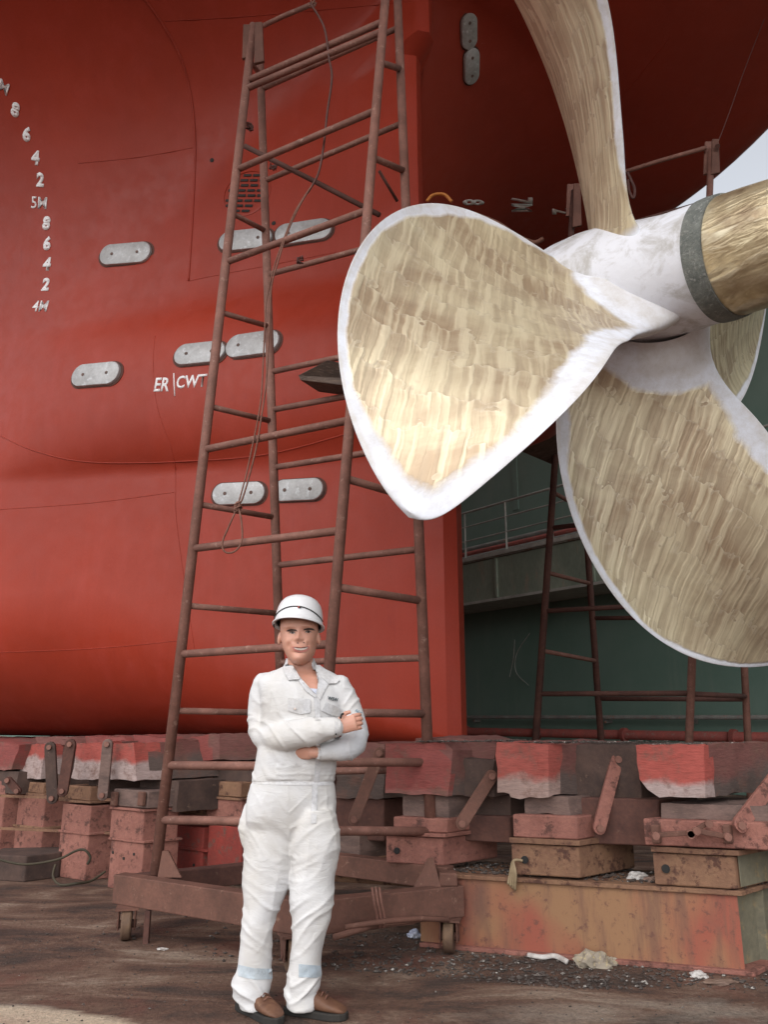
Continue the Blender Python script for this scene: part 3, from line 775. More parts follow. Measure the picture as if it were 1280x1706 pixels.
# ------------------------------------------------ scaffold towers on castors
def lerp(a, b, k): return Vector(a) + (Vector(b) - Vector(a)) * k
def at_z(a, b, z): a, b = Vector(a), Vector(b); return a + (b - a) * ((z - a.z) / (b.z - a.z))
tower = thing('scaffold_tower', 'tall rusty tube scaffold tower on castors just behind the man', 'scaffold tower', (-.55, 5.0, 0))
pL = (P(258, 1462, 5.12), P(421, 50, 5.30)); pN = (P(516, 1503, 4.50), P(641, 12, 4.78)); pR = (P(722, 1478, 4.92), P(663, 8, 5.12)); pB = (P(478, 1455, 5.62), P(432, 60, 5.62))
posts = dict(L=pL, N=pN, R=pR, B=pB)
for k_, (a, b) in posts.items():
    b2 = b + (b - a).normalized() * (.75 if k_ in 'NR' else .05)
    MB().tube([a, b2], .034, 14).build('post', RUST, tower, smooth=True)
def rung(p_, q_, y1, y2, r_=.021, name='rung'):
    # picture heights on each post
    def on(post, y):
        a, b = posts[post]
        lo, hi = 0, 1.08
        for _ in range(30):
            m_ = (lo + hi) / 2; w = a + (b - a) * m_; d = w - CAMP
            yy = 853 - FPX * (-d.y * SP + d.z * CP) / (d.y * CP + d.z * SP)
            if yy > y: lo = m_
            else: hi = m_
        return a + (b - a) * lo
    u, v = on(p_, y1), on(q_, y2)
    MB().tube([u, v], r_ + .003, 10).build(name, RUST, tower, smooth=True)
for y1, y2 in ((1275, 1277), (1366, 1370), (1090, 1073), (914, 884), (749, 700), (437, 350), (283, 184), (135, 36), (148, 52)):
    rung('L', 'N', y1, y2, .023)
for y1, y2 in ((520, 544), (677, 702), (840, 862), (1009, 1022), (1184, 1188), (355, 385), (100, 125)):
    rung('L', 'B', y1, y2, .018)
for y1, y2 in ((1270, 1270), (1384, 1385), (1187, 1189), (978, 1001), (797, 832), (610, 650), (262, 285), (104, 115)):
    rung('N', 'R', y1, y2, .022)
for y1, y2 in ((942, 915), (779, 742), (1104, 1096), (683, 640), (620, 570), (458, 395), (302, 205), (149, 46), (1286, 1282)):
    rung('B', 'R', y1, y2, .020)
MB().tube([P(407, 243, 5.2), P(520, 300, 5.3), P(632, 358, 5.08)], .020, 10).build('brace', RUST_DARK, tower, smooth=True)
MB().tube([P(632, 285, 4.8), P(662, 335, 5.0)], .012, 8).build('brace', RUST_DARK, tower, smooth=True)
MB().tube([P(430, 47, 5.5), P(470, 28, 5.3), P(525, 5, 5.2)], .02, 10).build('rung', RUST, tower, smooth=True)
# locking plates at the joint
for dx, y0, y1 in ((-10, 40, 97), (10, 36, 105)):
    Yd = 5.27 if dx < 0 else 5.2
    MB().extrude([P(421 + dx - 8, y1, Yd), P(421 + dx + 9, y1 - 4, Yd), P(421 + dx + 6, y0, Yd), P(421 + dx - 6, y0, Yd)], (0, .03, 0)).build('socket_plate', RUST_LIGHT, tower, bevel=.006)
# rolling base frame
zt, zb = .335, .175
def base_pt(px, Y): q = ray(px, 1480); return Vector((q.x / q.y * Y, Y))
Lc, Nc, Rc, Bc = Vector((-1.60, 5.12)), Vector((-.40, 4.40)), Vector((.43, 4.80)), Vector((-.80, 5.62))
mb = MB()
def beam(a, b, nm, m_, w=.09, z0=zb, z1_=zt):
    d = (b - a).normalized(); n_ = Vector((-d.y, d.x)) * w / 2
    MB().prism([a - n_, b - n_, b + n_, a + n_], z0, z1_).build(nm, m_, tower, bevel=.006)
beam(Lc, Nc + (Lc - Nc).normalized() * .05, 'base_beam', RUST_LIGHT)
beam(Nc - (Rc - Nc).normalized() * .04, Rc, 'base_beam', RUST_LIGHT)
beam(Rc - (Rc - Bc).normalized() * .06, Bc, 'base_beam', RUST_LIGHT, z0=.30, z1_=.42)
beam(Lc + (Bc - Lc).normalized() * .06, Bc - (Bc - Lc).normalized() * .05, 'base_beam', RUST_DARK, z0=.20, z1_=.32)
MB().extrude([P(690, 1478, 4.80), P(735, 1478, 4.72), P(722, 1428, 4.80), P(712, 1432, 4.82)], (0, .02, 0)).build('gusset', RUST_LIGHT, tower)
MB().extrude([P(262, 1462, 5.06), P(302, 1462, 5.0), P(280, 1418, 5.06), P(270, 1418, 5.08)], (0, .02, 0)).build('gusset', RUST_LIGHT, tower)
MB().prism([Rc + Vector((-.12, -.07)), Rc + Vector((-.02, -.07)), Rc + Vector((-.02, .03)), Rc + Vector((-.12, .03))], zt, zt + .07).build('lug', RUST_LIGHT, tower, bevel=.008)
def castor(c, r_, az_, yellow=False):
    ax = Vector((math.cos(az_), math.sin(az_), 0)); f = Vector((-ax.y, ax.x, 0)); c = Vector((c[0], c[1], r_))
    w = MB().lathe([(-.028, r_ * .3), (-.028, r_ * .93), (-.02, r_), (.02, r_), (.028, r_ * .93), (.028, r_ * .3)], c, ax, 28).build('castor_wheel', WHEELM, tower, auto=30)
    MB().lathe([(-.055, .022), (.055, .022)], c, ax, 12).build('axle', RUST_DARK, w, auto=30)
    for s_ in (-1, 1):
        o_ = c + ax * s_ * .042
        top = Vector((o_.x, o_.y, zb - .004)) + f * .03
        MB().extrude([o_ - f * .035 - Vector((0, 0, .03)), o_ + f * .03 - Vector((0, 0, .03)), top + f * .05, top - f * .08], ax * .008 * s_).build('castor_fork', RUST_LIGHT, tower, bevel=.004)
    MB().box(Vector((c.x, c.y, zb - .006)) + f * .02, .13, .15, .012, rz=az_).build('castor_plate', RUST_LIGHT, tower)
castor((-1.50, 5.0), .085, R(14)); castor((-.47, 4.42), .082, R(20)); castor((.36, 4.74), .085, R(-12)); castor((-.80, 5.5), .085, R(10))
MB().box((-1.36, 4.93, .085), .03, .03, .17).build('jack_leg', RUST_DARK, tower)
MB().tube([P(575, 1545, 4.35), P(640, 1535, 4.40), P(700, 1530, 4.62), P(748, 1532, 4.66)], .014, 8).build('tow_bar', RUST_LIGHT, tower, smooth=True)
MB().tube([P(556, 1562, 4.30), P(628, 1540, 4.42)], .016, 8).build('tow_bar', RUST_LIGHT, tower, smooth=True)
MB().extrude([P(560, 1533, 4.45), P(690, 1515, 4.64), P(690, 1540, 4.64), P(560, 1556, 4.45)], (.01, .02, 0)).build('lower_plate', RUST_LIGHT, tower)
for i in range(3):
    x0 = 620 + i * 6
    MB().tube(curve([tuple(P(x0, 1478, 4.42)), tuple(P(x0 + 4, 1505, 4.40)), tuple(P(x0 + 9, 1530, 4.42)), tuple(P(x0 + 7, 1545, 4.44))], 5), .007, 6).build('tie_wire', RUST, tower, smooth=True)

# plank resting across the rungs
tag(recenter(MB().extrude([P(497, 625, 5.25), P(545, 600, 5.1), P(760, 640, 5.0), P(760, 668, 5.0), P(560, 640, 5.1), P(500, 633, 5.25)], (.12, .22, 0)).build('plank', PLANK, None, bevel=.004)), 'dark timber plank lying across the scaffold rungs behind the propeller blade', 'plank')
# rope and cable
def rope(pts, r_, name, label, mat_=ROPE, cat='rope'):
    return tag(recenter(MB().tube(curve([tuple(P(*q)) for q in pts], 8), r_, 7).build(name, mat_, None, smooth=True)), label, cat)
rope([(517, 5, 4.95), (540, 45, 4.93), (548, 95, 4.95), (553, 130, 4.95), (545, 190, 5.0), (539, 245, 5.0), (530, 290, 5.0), (512, 322, 5.02)], .0085, 'cable', 'dark cable hanging from the top of the near scaffold tower', CABLE, 'cable')
rope([(519, 310, 4.98), (498, 345, 4.96), (478, 390, 4.98), (462, 440, 4.96), (452, 480, 4.98), (448, 560, 4.98), (443, 640, 4.96), (436, 690, 4.95), (428, 740, 4.93), (416, 790, 4.93), (404, 830, 4.93), (397, 842, 4.92), (382, 875, 4.92), (370, 905, 4.92), (376, 920, 4.90), (392, 918, 4.90), (403, 900, 4.9), (402, 868, 4.9), (397, 845, 4.92)], .0062, 'lifting_rope', 'thin brown rope hanging down the tower with a loop at its end')
rope([(516, 314, 4.99), (492, 352, 4.99), (472, 400, 4.98), (455, 450, 4.97), (444, 500, 4.98), (440, 570, 4.98), (436, 650, 4.97), (431, 690, 4.95), (420, 745, 4.94), (409, 795, 4.94), (396, 842, 4.93)], .0055, 'lifting_rope', 'second brown strand running beside the looped rope and ending at the knot')
for (px, py, Y, lb) in ((397, 845, 4.92, 'knot of brown rope above the rope loop on the tower'), (501, 434, 5.25, 'tuft of dark rag tied to a scaffold rung above the anodes'), (415, 212, 5.35, 'dark wire tie on the left scaffold post'), (455, 278, 5.4, 'dark rag tie where two scaffold tubes meet'), (521, 8, 5.0, 'rope knot at the very top of the scaffold')):
    mb = MB()
    c = P(px, py, Y)
    for i in range(5):
        pts = [c + Vector((random.uniform(-.028, .028), random.uniform(-.02, .02), random.uniform(-.035, .035))) for _ in range(5)]
        mb.tube(curve([tuple(q) for q in pts], 4), .006, 5)
    tag(recenter(mb.build('rope_knot', CABLE if 'dark' in lb else ROPE, None, smooth=True)), lb, 'knot', 'knots and ties on the scaffold tower')

# far tower behind the propeller
far = thing('scaffold_tower', 'second rusty scaffold tower further off, half hidden behind the propeller blades', 'scaffold tower', (2.1, 7.0, 0))
q1 = (P(893, 1232, 6.85), P(957, 318, 7.0)); q2 = (P(1002, 1232, 7.7), P(950, 500, 7.7)); q3 = (P(1149, 1232, 6.3), P(1186, 250, 6.45)); q4 = (P(1247, 1235, 7.1), P(1205, 330, 7.2))
fp = dict(A=q1, B=q2, C=q3, D=q4)
for k_, (a, b) in fp.items():
    f0 = a + (a - b).normalized() * 1.0
    MB().tube([f0, b], .031, 12).build('post', RUST_DARK if k_ in 'AB' else RUST, far, smooth=True)
def fr(p_, q_, y1, y2, r_=.022, m_=RUST_DARK):
    def on(post, y):
        a, b = fp[post]; lo, hi = -.1, 1.08
        for _ in range(30):
            m2 = (lo + hi) / 2; w = a + (b - a) * m2; d = w - CAMP
            yy = 853 - FPX * (-d.y * SP + d.z * CP) / (d.y * CP + d.z * SP)
            if yy > y: lo = m2
            else: hi = m2
        return a + (b - a) * lo
    MB().tube([on(p_, y1), on(q_, y2)], r_, 10).build('rung', m_, far, smooth=True)
for y1, y2 in ((1084, 1101), (954, 972), (820, 850)): fr('A', 'B', y1, y2, .02, RUST)
for y1, y2 in ((1156, 1155), (1018, 1005), (880, 850), (740, 700), (580, 530), (400, 335)): fr('A', 'C', y1, y2)
for y1, y2 in ((1164, 1165), (1030, 1028), (900, 890)): fr('B', 'D', y1, y2)
for y1, y2 in ((1070, 1085), (1156, 1160)): fr('C', 'D', y1, y2)
MB().tube([P(1040, 287, 6.8), P(1100, 268, 6.7), P(1178, 246, 6.45)], .022, 10).build('top_rail', RUST, far, smooth=True)
MB().tube([P(965, 316, 7.0), P(1010, 306, 6.9)], .02, 10).build('top_rail', RUST, far, smooth=True)
for px, y0, y1, Y in ((951, 306, 360, 7.0), (962, 305, 378, 6.9), (1181, 235, 290, 6.5), (1193, 231, 290, 6.4)):
    MB().extrude([P(px - 7, y1, Y), P(px + 8, y1 - 3, Y), P(px + 6, y0, Y), P(px - 5, y0, Y)], (0, .03, 0)).build('socket_plate', RUST_LIGHT if px in (962, 1193) else RUST, far, bevel=.006)
MB().tube([P(1196, 243, 6.37), P(1197, 244, 6.35)], .022, 10).build('bolt', RUST_DARK, far)
tag(recenter(MB().extrude([P(865, 738, 6.6), P(935, 700, 6.5), P(990, 720, 6.9), P(925, 764, 7.0)], (0, .05, -.05)).build('plank', PLANK, None)), 'dark plank laid on the far scaffold tower beside the drooping blade', 'plank')
rope([(1046, 287, 6.7), (1052, 300, 6.7), (1058, 315, 6.7), (1056, 330, 6.7), (1049, 318, 6.7), (1047, 300, 6.7)], .014, 'chain', 'short dark chain hanging from the far tower top rail', CABLE, 'chain')
rope([(1196, 240, 6.4), (1215, 190, 6.6), (1240, 120, 6.9), (1275, 30, 7.2), (1300, -30, 7.4)], .004, 'guy_line', 'hair-thin line rising from the far tower bracket to the hull', CABLE)
# bits lying behind the upper edge of the near blade
rope([(712, 335, 5.6), (722, 325, 5.6), (740, 324, 5.6), (753, 336, 5.6)], .014, 'hose', 'small orange hose loop showing above the near blade', worn('orange_hose', (.55, .20, .04), (.4, .15, .04), rough=.5), 'hose')
rope([(790, 356, 5.3), (830, 372, 5.3), (860, 392, 5.2), (890, 404, 5.2), (905, 398, 5.2)], .018, 'chain', 'old brown knotted chain lying behind the near blade edge', ROPE, 'chain')

# ------------------------------------------------ keel blocks
ga, gb = PG(870, 1590), PG(1230, 1622)
def spray(name, red, base, z0, z1_, nscale=2.2, dirty=(.15, .075, .055)):
    """timber cap: red overspray at the top, pale bare paint below"""
    m, nt, b = nodes(name)
    g_ = nt.nodes.new('ShaderNodeNewGeometry'); sep = nt.nodes.new('ShaderNodeSeparateXYZ'); nt.links.new(g_.outputs['Position'], sep.inputs[0])
    v = coords(nt)
    n1 = tex(nt, 'ShaderNodeTexNoise', v, Scale=nscale, Detail=8.0, Roughness=.62)
    k = math_(nt, 'ADD', math_(nt, 'DIVIDE', math_(nt, 'SUBTRACT', sep.outputs[2], z0), z1_ - z0), math_(nt, 'MULTIPLY', math_(nt, 'SUBTRACT', n1.outputs[0], .5), 2.4))
    c = mix(nt, ramp(nt, k, [(.28, 0.0), (.62, 1.0)]), base, red)
    n2 = tex(nt, 'ShaderNodeTexNoise', coords(nt, (1, 1, 1)), Scale=7.0, Detail=9.0, Roughness=.75)
    c = mix(nt, ramp(nt, n2.outputs[0], [(.50, 0.0), (.64, .85)]), c, dirty)
    n3 = tex(nt, 'ShaderNodeTexNoise', coords(nt, (20, 20, 90)), Scale=1.0, Detail=4.0, Roughness=.7)
    c = mix(nt, .45, c, mix(nt, 1.0, c, ramp(nt, n3.outputs[0], [(.3, .45), (.7, 1.3)]), 'MULTIPLY'))
    nt.links.new(c, b.inputs['Base Color']); b.inputs['Roughness'].default_value = .8
    bump(nt, b, n3.outputs[0], .5, .008)
    return m
CAP1 = spray('cap_red_over_white', (.30, .066, .05), (.31, .21, .18), .84, 1.0)
CAP2 = spray('cap_red_over_white_fresh', (.33, .066, .05), (.37, .28, .26), .86, .96)
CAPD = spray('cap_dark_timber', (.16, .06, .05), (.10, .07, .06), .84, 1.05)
CAPR = spray('cap_red', (.22, .05, .042), (.24, .09, .075), .80, .86)
def girder_mat():
    m, nt, b = nodes('girder_ochre_red')
    v = coords(nt, (1, 1, .5))
    n1 = tex(nt, 'ShaderNodeTexNoise', v, Scale=2.0, Detail=3.0, Roughness=.5)
    c = mix(nt, ramp(nt, n1.outputs[0], [(.47, 0.0), (.60, 1.0)]), (.27, .14, .068), (.28, .075, .045))
    n4 = tex(nt, 'ShaderNodeTexNoise', coords(nt, (1, 1, .35), rot=(0, 0, .7)), Scale=2.7, Detail=5.0, Roughness=.6)
    c = mix(nt, ramp(nt, n4.outputs[0], [(.49, 0.0), (.62, .85)]), c, (.13, .06, .042))
    n5 = tex(nt, 'ShaderNodeTexNoise', coords(nt, (9, 9, 1.2)), Scale=1.0, Detail=6.0, Roughness=.7)
    c = mix(nt, ramp(nt, n5.outputs[0], [(.50, 0.0), (.62, .7)]), c, (.16, .075, .048))
    n2 = tex(nt, 'ShaderNodeTexNoise', coords(nt), Scale=24.0, Detail=8.0, Roughness=.75)
    c = mix(nt, ramp(nt, n2.outputs[0], [(.55, 0.0), (.63, .8)]), c, (.12, .05, .035))
    nt.links.new(c, b.inputs['Base Color']); b.inputs['Roughness'].default_value = .65
    bump(nt, b, n2.outputs[0], .35, .006)
    return m
GIRD = girder_mat()
OCHRE = worn('ochre_block_steel', (.26, .145, .085), (.17, .085, .055), (.09, .042, .03), rough=.8, scale=4, fine=45, th=.52, bs=.7, bd=.01)
PINK = worn('pink_block_steel', (.32, .14, .108), (.22, .09, .07), (.11, .05, .04), rough=.8, scale=5, fine=45, th=.53, bs=.7, bd=.01)
REDPAINT = worn('red_block_paint', (.29, .045, .034), (.20, .042, .034), (.15, .07, .055), rough=.7, scale=4, fine=45, th=.52, bs=.6)
def blk(mb, px0, px1, yt, yb, ln, depth, off=0.0, dvec=None, xref=None):
    """an upright block whose front face fills px0..px1, yt..yb on the plane ln; depth metres deep"""
    a, b = ln
    n = Vector((-(b[1] - a[1]), b[0] - a[0], 0)).normalized()
    if n.y < 0: n = -n
    a = Vector((a[0], a[1], 0)) + n * off; b = Vector((b[0], b[1], 0)) + n * off
    xm = (px0 + px1) / 2
    z1_, z0 = on_line(xm, yt, a, b).z, on_line(xm, yb, a, b).z
    ym = (yt + yb) / 2
    p0, p1 = on_line(px0, ym, a, b), on_line(px1, ym, a, b)
    d = (dvec or n) * depth
    return mb.prism([(p0.x, p0.y), (p1.x, p1.y), (p1.x + d.x, p1.y + d.y), (p0.x + d.x, p0.y + d.y)], max(z0, 0), z1_)
LNR = (ga, gb)
def roughen(o, amt, step=.045, sc=9.0):
    me = o.data; bm = bmesh.new(); bm.from_mesh(me)
    for _ in range(4):
        es = [e_ for e_ in bm.edges if e_.calc_length() > step * 1.6]
        if not es or len(bm.faces) > 6000: break
        bmesh.ops.subdivide_edges(bm, edges=es, cuts=1, use_grid_fill=True)
        bmesh.ops.triangulate(bm, faces=[f_ for f_ in bm.faces if len(f_.verts) > 4])
    bm.normal_update(); org = o.location + (o.parent.location if o.parent else Vector())
    for v in bm.verts:
        w = v.co + org
        nv = Vector((noise.noise(w * sc), noise.noise(w * sc + Vector((9, 3, 1))), noise.noise(w * sc + Vector((2, 7, 5))) * .8))
        v.co += nv * amt + v.normal * (amt * .9 * noise.noise(Vector((w.x * sc * 2.5, w.y * sc * 2.5, w.z * sc * 4))))
    bm.to_mesh(me); bm.free()
    me.polygons.foreach_set('use_smooth', [True] * len(me.polygons)); me.set_sharp_from_angle(angle=R(32))
    return o
def block(nm, m_, par, px0, px1, yt, yb, ln, depth, off=0.0, bev=.008, dvec=H):
    o = blk(MB(), px0, px1, yt, yb, ln, depth, off, dvec).build(nm, m_, par, bevel=bev)
    if 'timber' in nm: o.modifiers.clear(); roughen(o, .011)
    elif nm in ('flange',): roughen(o, .0035, .08, 5)
    elif nm in ('sliding_wedge', 'back_beam'): roughen(o, .004, .08, 6)
    return o
def lever(par, a, b, Y0, Y1, w=.035, m_=RUST_DARK, nm='release_lever', th=.03):
    A, B = P(a[0], a[1], Y0), P(b[0], b[1], Y1); d = (B - A).normalized(); s_ = d.cross(Vector((0, 1, 0))).normalized()
    pts = []
    for c, sg in ((A, -1), (B, 1)):
        for i in range(7):
            an = math.pi * i / 6
            pts.append(c + d * sg * math.sin(an) * w + s_ * sg * math.cos(an) * w)
    o = MB().extrude(pts, (0, th, 0)).build(nm, m_, par, bevel=.004)
    for c in (A, B):
        MB().lathe([(-.02, .02), (.0, .02)], c, (0, 1, 0), 10).build('pin', RUST, o)
# the long base girder
gd = thing('base_girder', 'long ochre and red steel base girder under the two nearest block stacks', 'girder', tuple((ga + gb) / 2))
blk(MB(), 742, 1232, 1468, 1606, LNR, .05).v
a, b = ga, gb; nrm = Vector((-(b - a).y, (b - a).x, 0)).normalized(); nrm = nrm if nrm.y > 0 else -nrm
gl0 = on_line(700, 1450, a, b); gl1 = on_line(1228, 1480, a, b)
g0 = Vector((gl0.x, gl0.y, 0)); g1 = Vector((gl1.x, gl1.y, 0))
GT = .385; dH = H * .55
MB().prism([g0, g1, g1 + nrm * .02, g0 + nrm * .02], .022, GT - .022).build('web_plate', GIRD, gd)
MB().prism([g0 - nrm * .02, g1 - nrm * .02 + (g1 - g0).normalized() * .02, g1 + dH, g0 + dH], GT - .022, GT).build('top_flange', OCHRE, gd, bevel=.003)
MB().prism([g0 - nrm * .035, g1 - nrm * .035 + (g1 - g0).normalized() * .04, g1 + dH, g0 + dH], .0, .022).build('bottom_flange', PINK, gd, bevel=.003)
MB().prism([g0 + dH - nrm * .02, g1 + dH - nrm * .02, g1 + dH, g0 + dH], .022, GT - .022).build('web_plate', OCHRE, gd)
OLIVE = worn('olive_box_end', (.19, .17, .115), (.12, .11, .08), (.24, .18, .10), rough=.8, scale=4)
e0 = g1 - (g1 - g0).normalized() * .05
MB().prism([e0 + nrm * .022, e0 + nrm * .022 + Vector((.01, 0, 0)), e0 + dH - nrm * .022 + Vector((.01, 0, 0)), e0 + dH - nrm * .022], .022, GT - .022).build('end_diaphragm', OLIVE, gd)
MB().prism([g1 + H * .25 - (g1 - g0).normalized() * .05, g1 + H * .25, g1 + H * .262, g1 + H * .262 - (g1 - g0).normalized() * .05], .022, GT - .022).build('rib', OLIVE, gd)

def stack(label, parts, levers=(), loc=None, group='keel blocks under the ship'):
    px0, px1, yt, yb, ln = parts[0][2:7]
    c = on_line((px0 + px1) / 2, 1500, ln[0], ln[1])
    t = thing('keel_block', label, 'keel block', (c.x, c.y, 0), group)
    for p_ in parts: block(p_[0], p_[1], t, *p_[2:7], p_[7], **(p_[8] if len(p_) > 8 else {}))
    for l_ in levers: lever(t, *l_)
    return t
# nearest stack on the right
s1 = stack('nearest keel block at the right edge with a pointed red and white cap', [
    ('steel_box', OCHRE, 1090, 1226, 1424, 1478, LNR, .5),
    ('flange', OCHRE, 1085, 1232, 1414, 1423, LNR, .55, dict(off=-.02, bev=.003)),
    ('sliding_wedge', PINK, 1074, 1300, 1368, 1413, LNR, .5, dict(off=-.03)),
    ('packing_timber', GREY, 1102, 1300, 1341, 1367, LNR, .5, dict(off=.03)),
    ], [((1235, 1375), (1300, 1290), 4.30, 4.55, .04, PINK)])
def cap(t, pts_front, z_pts, ln, depth, m_, off=0.0, taper=1.0, bottom=None):
    pass
def cap_poly(t, m_, front, ln, depth, off=0.0, dv=None, bev=.012, rise=0.0):
    a, b = ln; n = Vector((-(b[1] - a[1]), b[0] - a[0], 0)).normalized(); n = n if n.y > 0 else -n
    a = Vector((a[0], a[1], 0)) + n * off; b = Vector((b[0], b[1], 0)) + n * off
    poly = [on_line(x, y, a, b) for x, y in front]
    d = (dv or H) * depth + Vector((0, 0, rise))
    o = roughen(MB().extrude(poly, d).build('timber_cap', [m_, CAPD], t), .013)
    dn = d.normalized(); org = o.location + t.location; p0 = poly[0].dot(dn)
    for f_ in o.data.polygons:                     # the overspray only reached the near end
        c_ = Vector(f_.center) + org
        if c_.dot(dn) - p0 > .27 + .12 * noise.noise(c_ * 6) and m_ is not DARKWOOD: f_.material_index = 1
    return o
cap_poly(s1, CAP2, [(1062, 1242), (1068, 1300), (1097, 1328), (1175, 1329), (1175, 1240)], LNR, .75, off=-.02)
for i, (x0, x1) in enumerate(((1085, 1098), (1205, 1218))):
    block('clamp', RUST_LIGHT, s1, x0, x1, 1374, 1406, LNR, .03, off=-.065)
lever(s1, (1092, 1392), (1150, 1388), 4.33, 4.33, .012, RUST_LIGHT, 'clamp_bar', .02)
lever(s1, (1150, 1390), (1180, 1372), 4.33, 4.33, .011, RUST_LIGHT, 'clamp_bar', .02)
lever(s1, (1160, 1384), (1212, 1394), 4.32, 4.30, .013, RUST_LIGHT, 'clamp_bar', .02)
MB().lathe([(0, .0215), (.012, .0215), (.013, .012)], on_line(1110, 1447, *LNR) + Vector((0, .0, 0)), -nrm, 16).build('bolt_hole', BLACK, s1)
for xr in (1228,):
    c = on_line(1229, 1450, *LNR)
    MB().prism([c + H * .02, c + H * .48, c + H * .48 + Vector((.004, 0, 0)), c + H * .02 + Vector((.004, 0, 0))], .40, .575).build('side_plate', OLIVE, s1)
s2 = stack('keel block on the girder middle, square red cap, rag in bolt hole', [
    ('steel_box', OCHRE, 853, 966, 1408, 1460, LNR, .5),
    ('flange', OCHRE, 849, 966, 1398, 1407, LNR, .55, dict(off=-.02, bev=.003)),
    ('sliding_wedge', PINK, 854, 962, 1358, 1397, LNR, .7),
    ('back_beam', RUST_DARK, 962, 1100, 1330, 1408, LNR, .4, dict(off=.12)),
    ('packing_timber', GREY, 876, 950, 1327, 1357, LNR, .6, dict(off=.04)),
    ('back_timber', DARKWOOD, 905, 1066, 1240, 1328, LNR, .5, dict(off=.18)),
    ], [((1030, 1265), (1000, 1380), 4.72, 4.62, .035, PINK)])
cap_poly(s2, CAP1, [(828, 1236), (828, 1322), (850, 1323), (852, 1329), (915, 1327), (916, 1240)], LNR, .8, off=-.02)
MB().lathe([(0, .02), (.012, .02), (.013, .012)], on_line(875, 1432, *LNR), -nrm, 16).build('bolt_hole', BLACK, s2)
rg = MB()
for i in range(4):
    b0 = on_line(872, 1433, *LNR) - nrm * .02
    rg.tube(curve([tuple(b0), tuple(b0 + Vector((-.05, 0, .0))), tuple(b0 + Vector((-.07 + .008 * i, -.01 * i, -.06))), tuple(b0 + Vector((-.085 + .012 * i, 0, -.12 - .01 * i)))], 5), .008, 6)
tag(recenter(rg.build('rope_knot', worn('pale_rag', (.34, .26, .16), (.24, .17, .10)), None, smooth=True)), 'pale knotted rag hanging out of the bolt hole above the girder', 'rag')
LN3 = (ga + nrm * .02, gb + nrm * .02)
s3 = stack('keel block with pink steel box right behind the scaffold tower right post', [
    ('steel_box', PINK, 643, 738, 1394, 1440, LN3, .45),
    ('flange', PINK, 641, 742, 1387, 1393, LN3, .5, dict(off=-.02, bev=.003)),
    ('sliding_wedge', PINK, 655, 745, 1362, 1386, LN3, .6),
    ('back_beam', RUST_DARK, 738, 850, 1358, 1402, LN3, .35, dict(off=.15)),
    ('packing_timber', GREY, 672, 748, 1325, 1361, LN3, .6, dict(off=.05)),
    ('back_timber', DARKWOOD, 748, 850, 1325, 1358, LN3, .5, dict(off=.2)),
    ], [((820, 1293), (770, 1372), 4.85, 4.75, .036, RUST_LIGHT)])
cap_poly(s3, CAPR, [(643, 1240), (643, 1322), (748, 1326), (752, 1250), (740, 1238)], LN3, .6, off=0)
cap_poly(s3, DARKWOOD, [(752, 1258), (752, 1326), (824, 1326), (824, 1268)], LN3, .5, off=.1)
cap_poly(s3, CAPD, [(694, 1230), (690, 1246), (752, 1262), (824, 1268), (826, 1240), (760, 1228)], LN3, .5, off=.15, dv=Vector((.6, .8, 0)))
MB().lathe([(0, .018), (.012, .018), (.013, .012)], on_line(662, 1417, *LN3), -nrm, 16).build('bolt_hole', BLACK, s3)
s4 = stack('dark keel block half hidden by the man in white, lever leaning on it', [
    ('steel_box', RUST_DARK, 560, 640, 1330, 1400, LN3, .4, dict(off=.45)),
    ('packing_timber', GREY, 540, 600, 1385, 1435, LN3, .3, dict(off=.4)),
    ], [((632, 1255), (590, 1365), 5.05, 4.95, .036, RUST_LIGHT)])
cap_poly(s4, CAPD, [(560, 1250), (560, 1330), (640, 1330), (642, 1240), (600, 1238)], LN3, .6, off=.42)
# lower beams behind / between
t = thing('base_girder', 'dim rusty girder behind the scaffold base, strewn with dark grit', 'girder', tuple(on_line(560, 1450, *LN3)))
block('web_plate', OCHRE, t, 440, 700, 1441, 1470, LN3, .05, off=.28)
block('top_flange', OCHRE, t, 440, 705, 1436, 1440, LN3, .55, off=.26, bev=.002)
LNB = (PG(190, 1484), PG(300, 1478))
KB = Vector((-.85, .53, 0))
def lnat(px, py): p_ = PG(px, py); return (p_, p_ + KB * -1.0)
l6, l7, l8, l5 = lnat(210, 1484), lnat(128, 1466), lnat(48, 1450), lnat(310, 1466)
s6 = stack('slim pink keel block column just left of the scaffold tower base', [
    ('column', PINK, 181, 236, 1402, 1484, l6, .28),
    ('column', PINK, 183, 238, 1350, 1401, l6, .28, dict(off=.003)),
    ('flange', PINK, 182, 240, 1346, 1350, l6, .3, dict(off=-.012, bev=.002)),
    ('flange', PINK, 180, 240, 1398, 1402, l6, .3, dict(off=-.012, bev=.002)),
    ('sliding_wedge', GREY, 188, 246, 1316, 1345, l6, .5),
    ('back_timber', DARKWOOD, 232, 296, 1300, 1350, l6, .4, dict(off=.2)),
    ])
cap_poly(s6, CAP2, [(176, 1240), (172, 1298), (222, 1301), (228, 1300), (222, 1238)], l6, .85, off=-.02)
cap_poly(s6, CAPR, [(222, 1224), (222, 1242), (290, 1250), (290, 1232)], l6, .7, off=.3)
for x0, x1 in ((183, 191), (228, 237)): block('clamp', RUST_LIGHT, s6, x0, x1, 1319, 1343, l6, .03, off=-.04)
for x0, y0 in ((188, 1420), (223, 1423), (206, 1430)): MB().lathe([(0, .011), (.004, .011), (.005, .006)], on_line(x0, y0, *l6) , Vector((-.53, -.85, 0)), 10).build('bolt_hole', BLACK, s6)
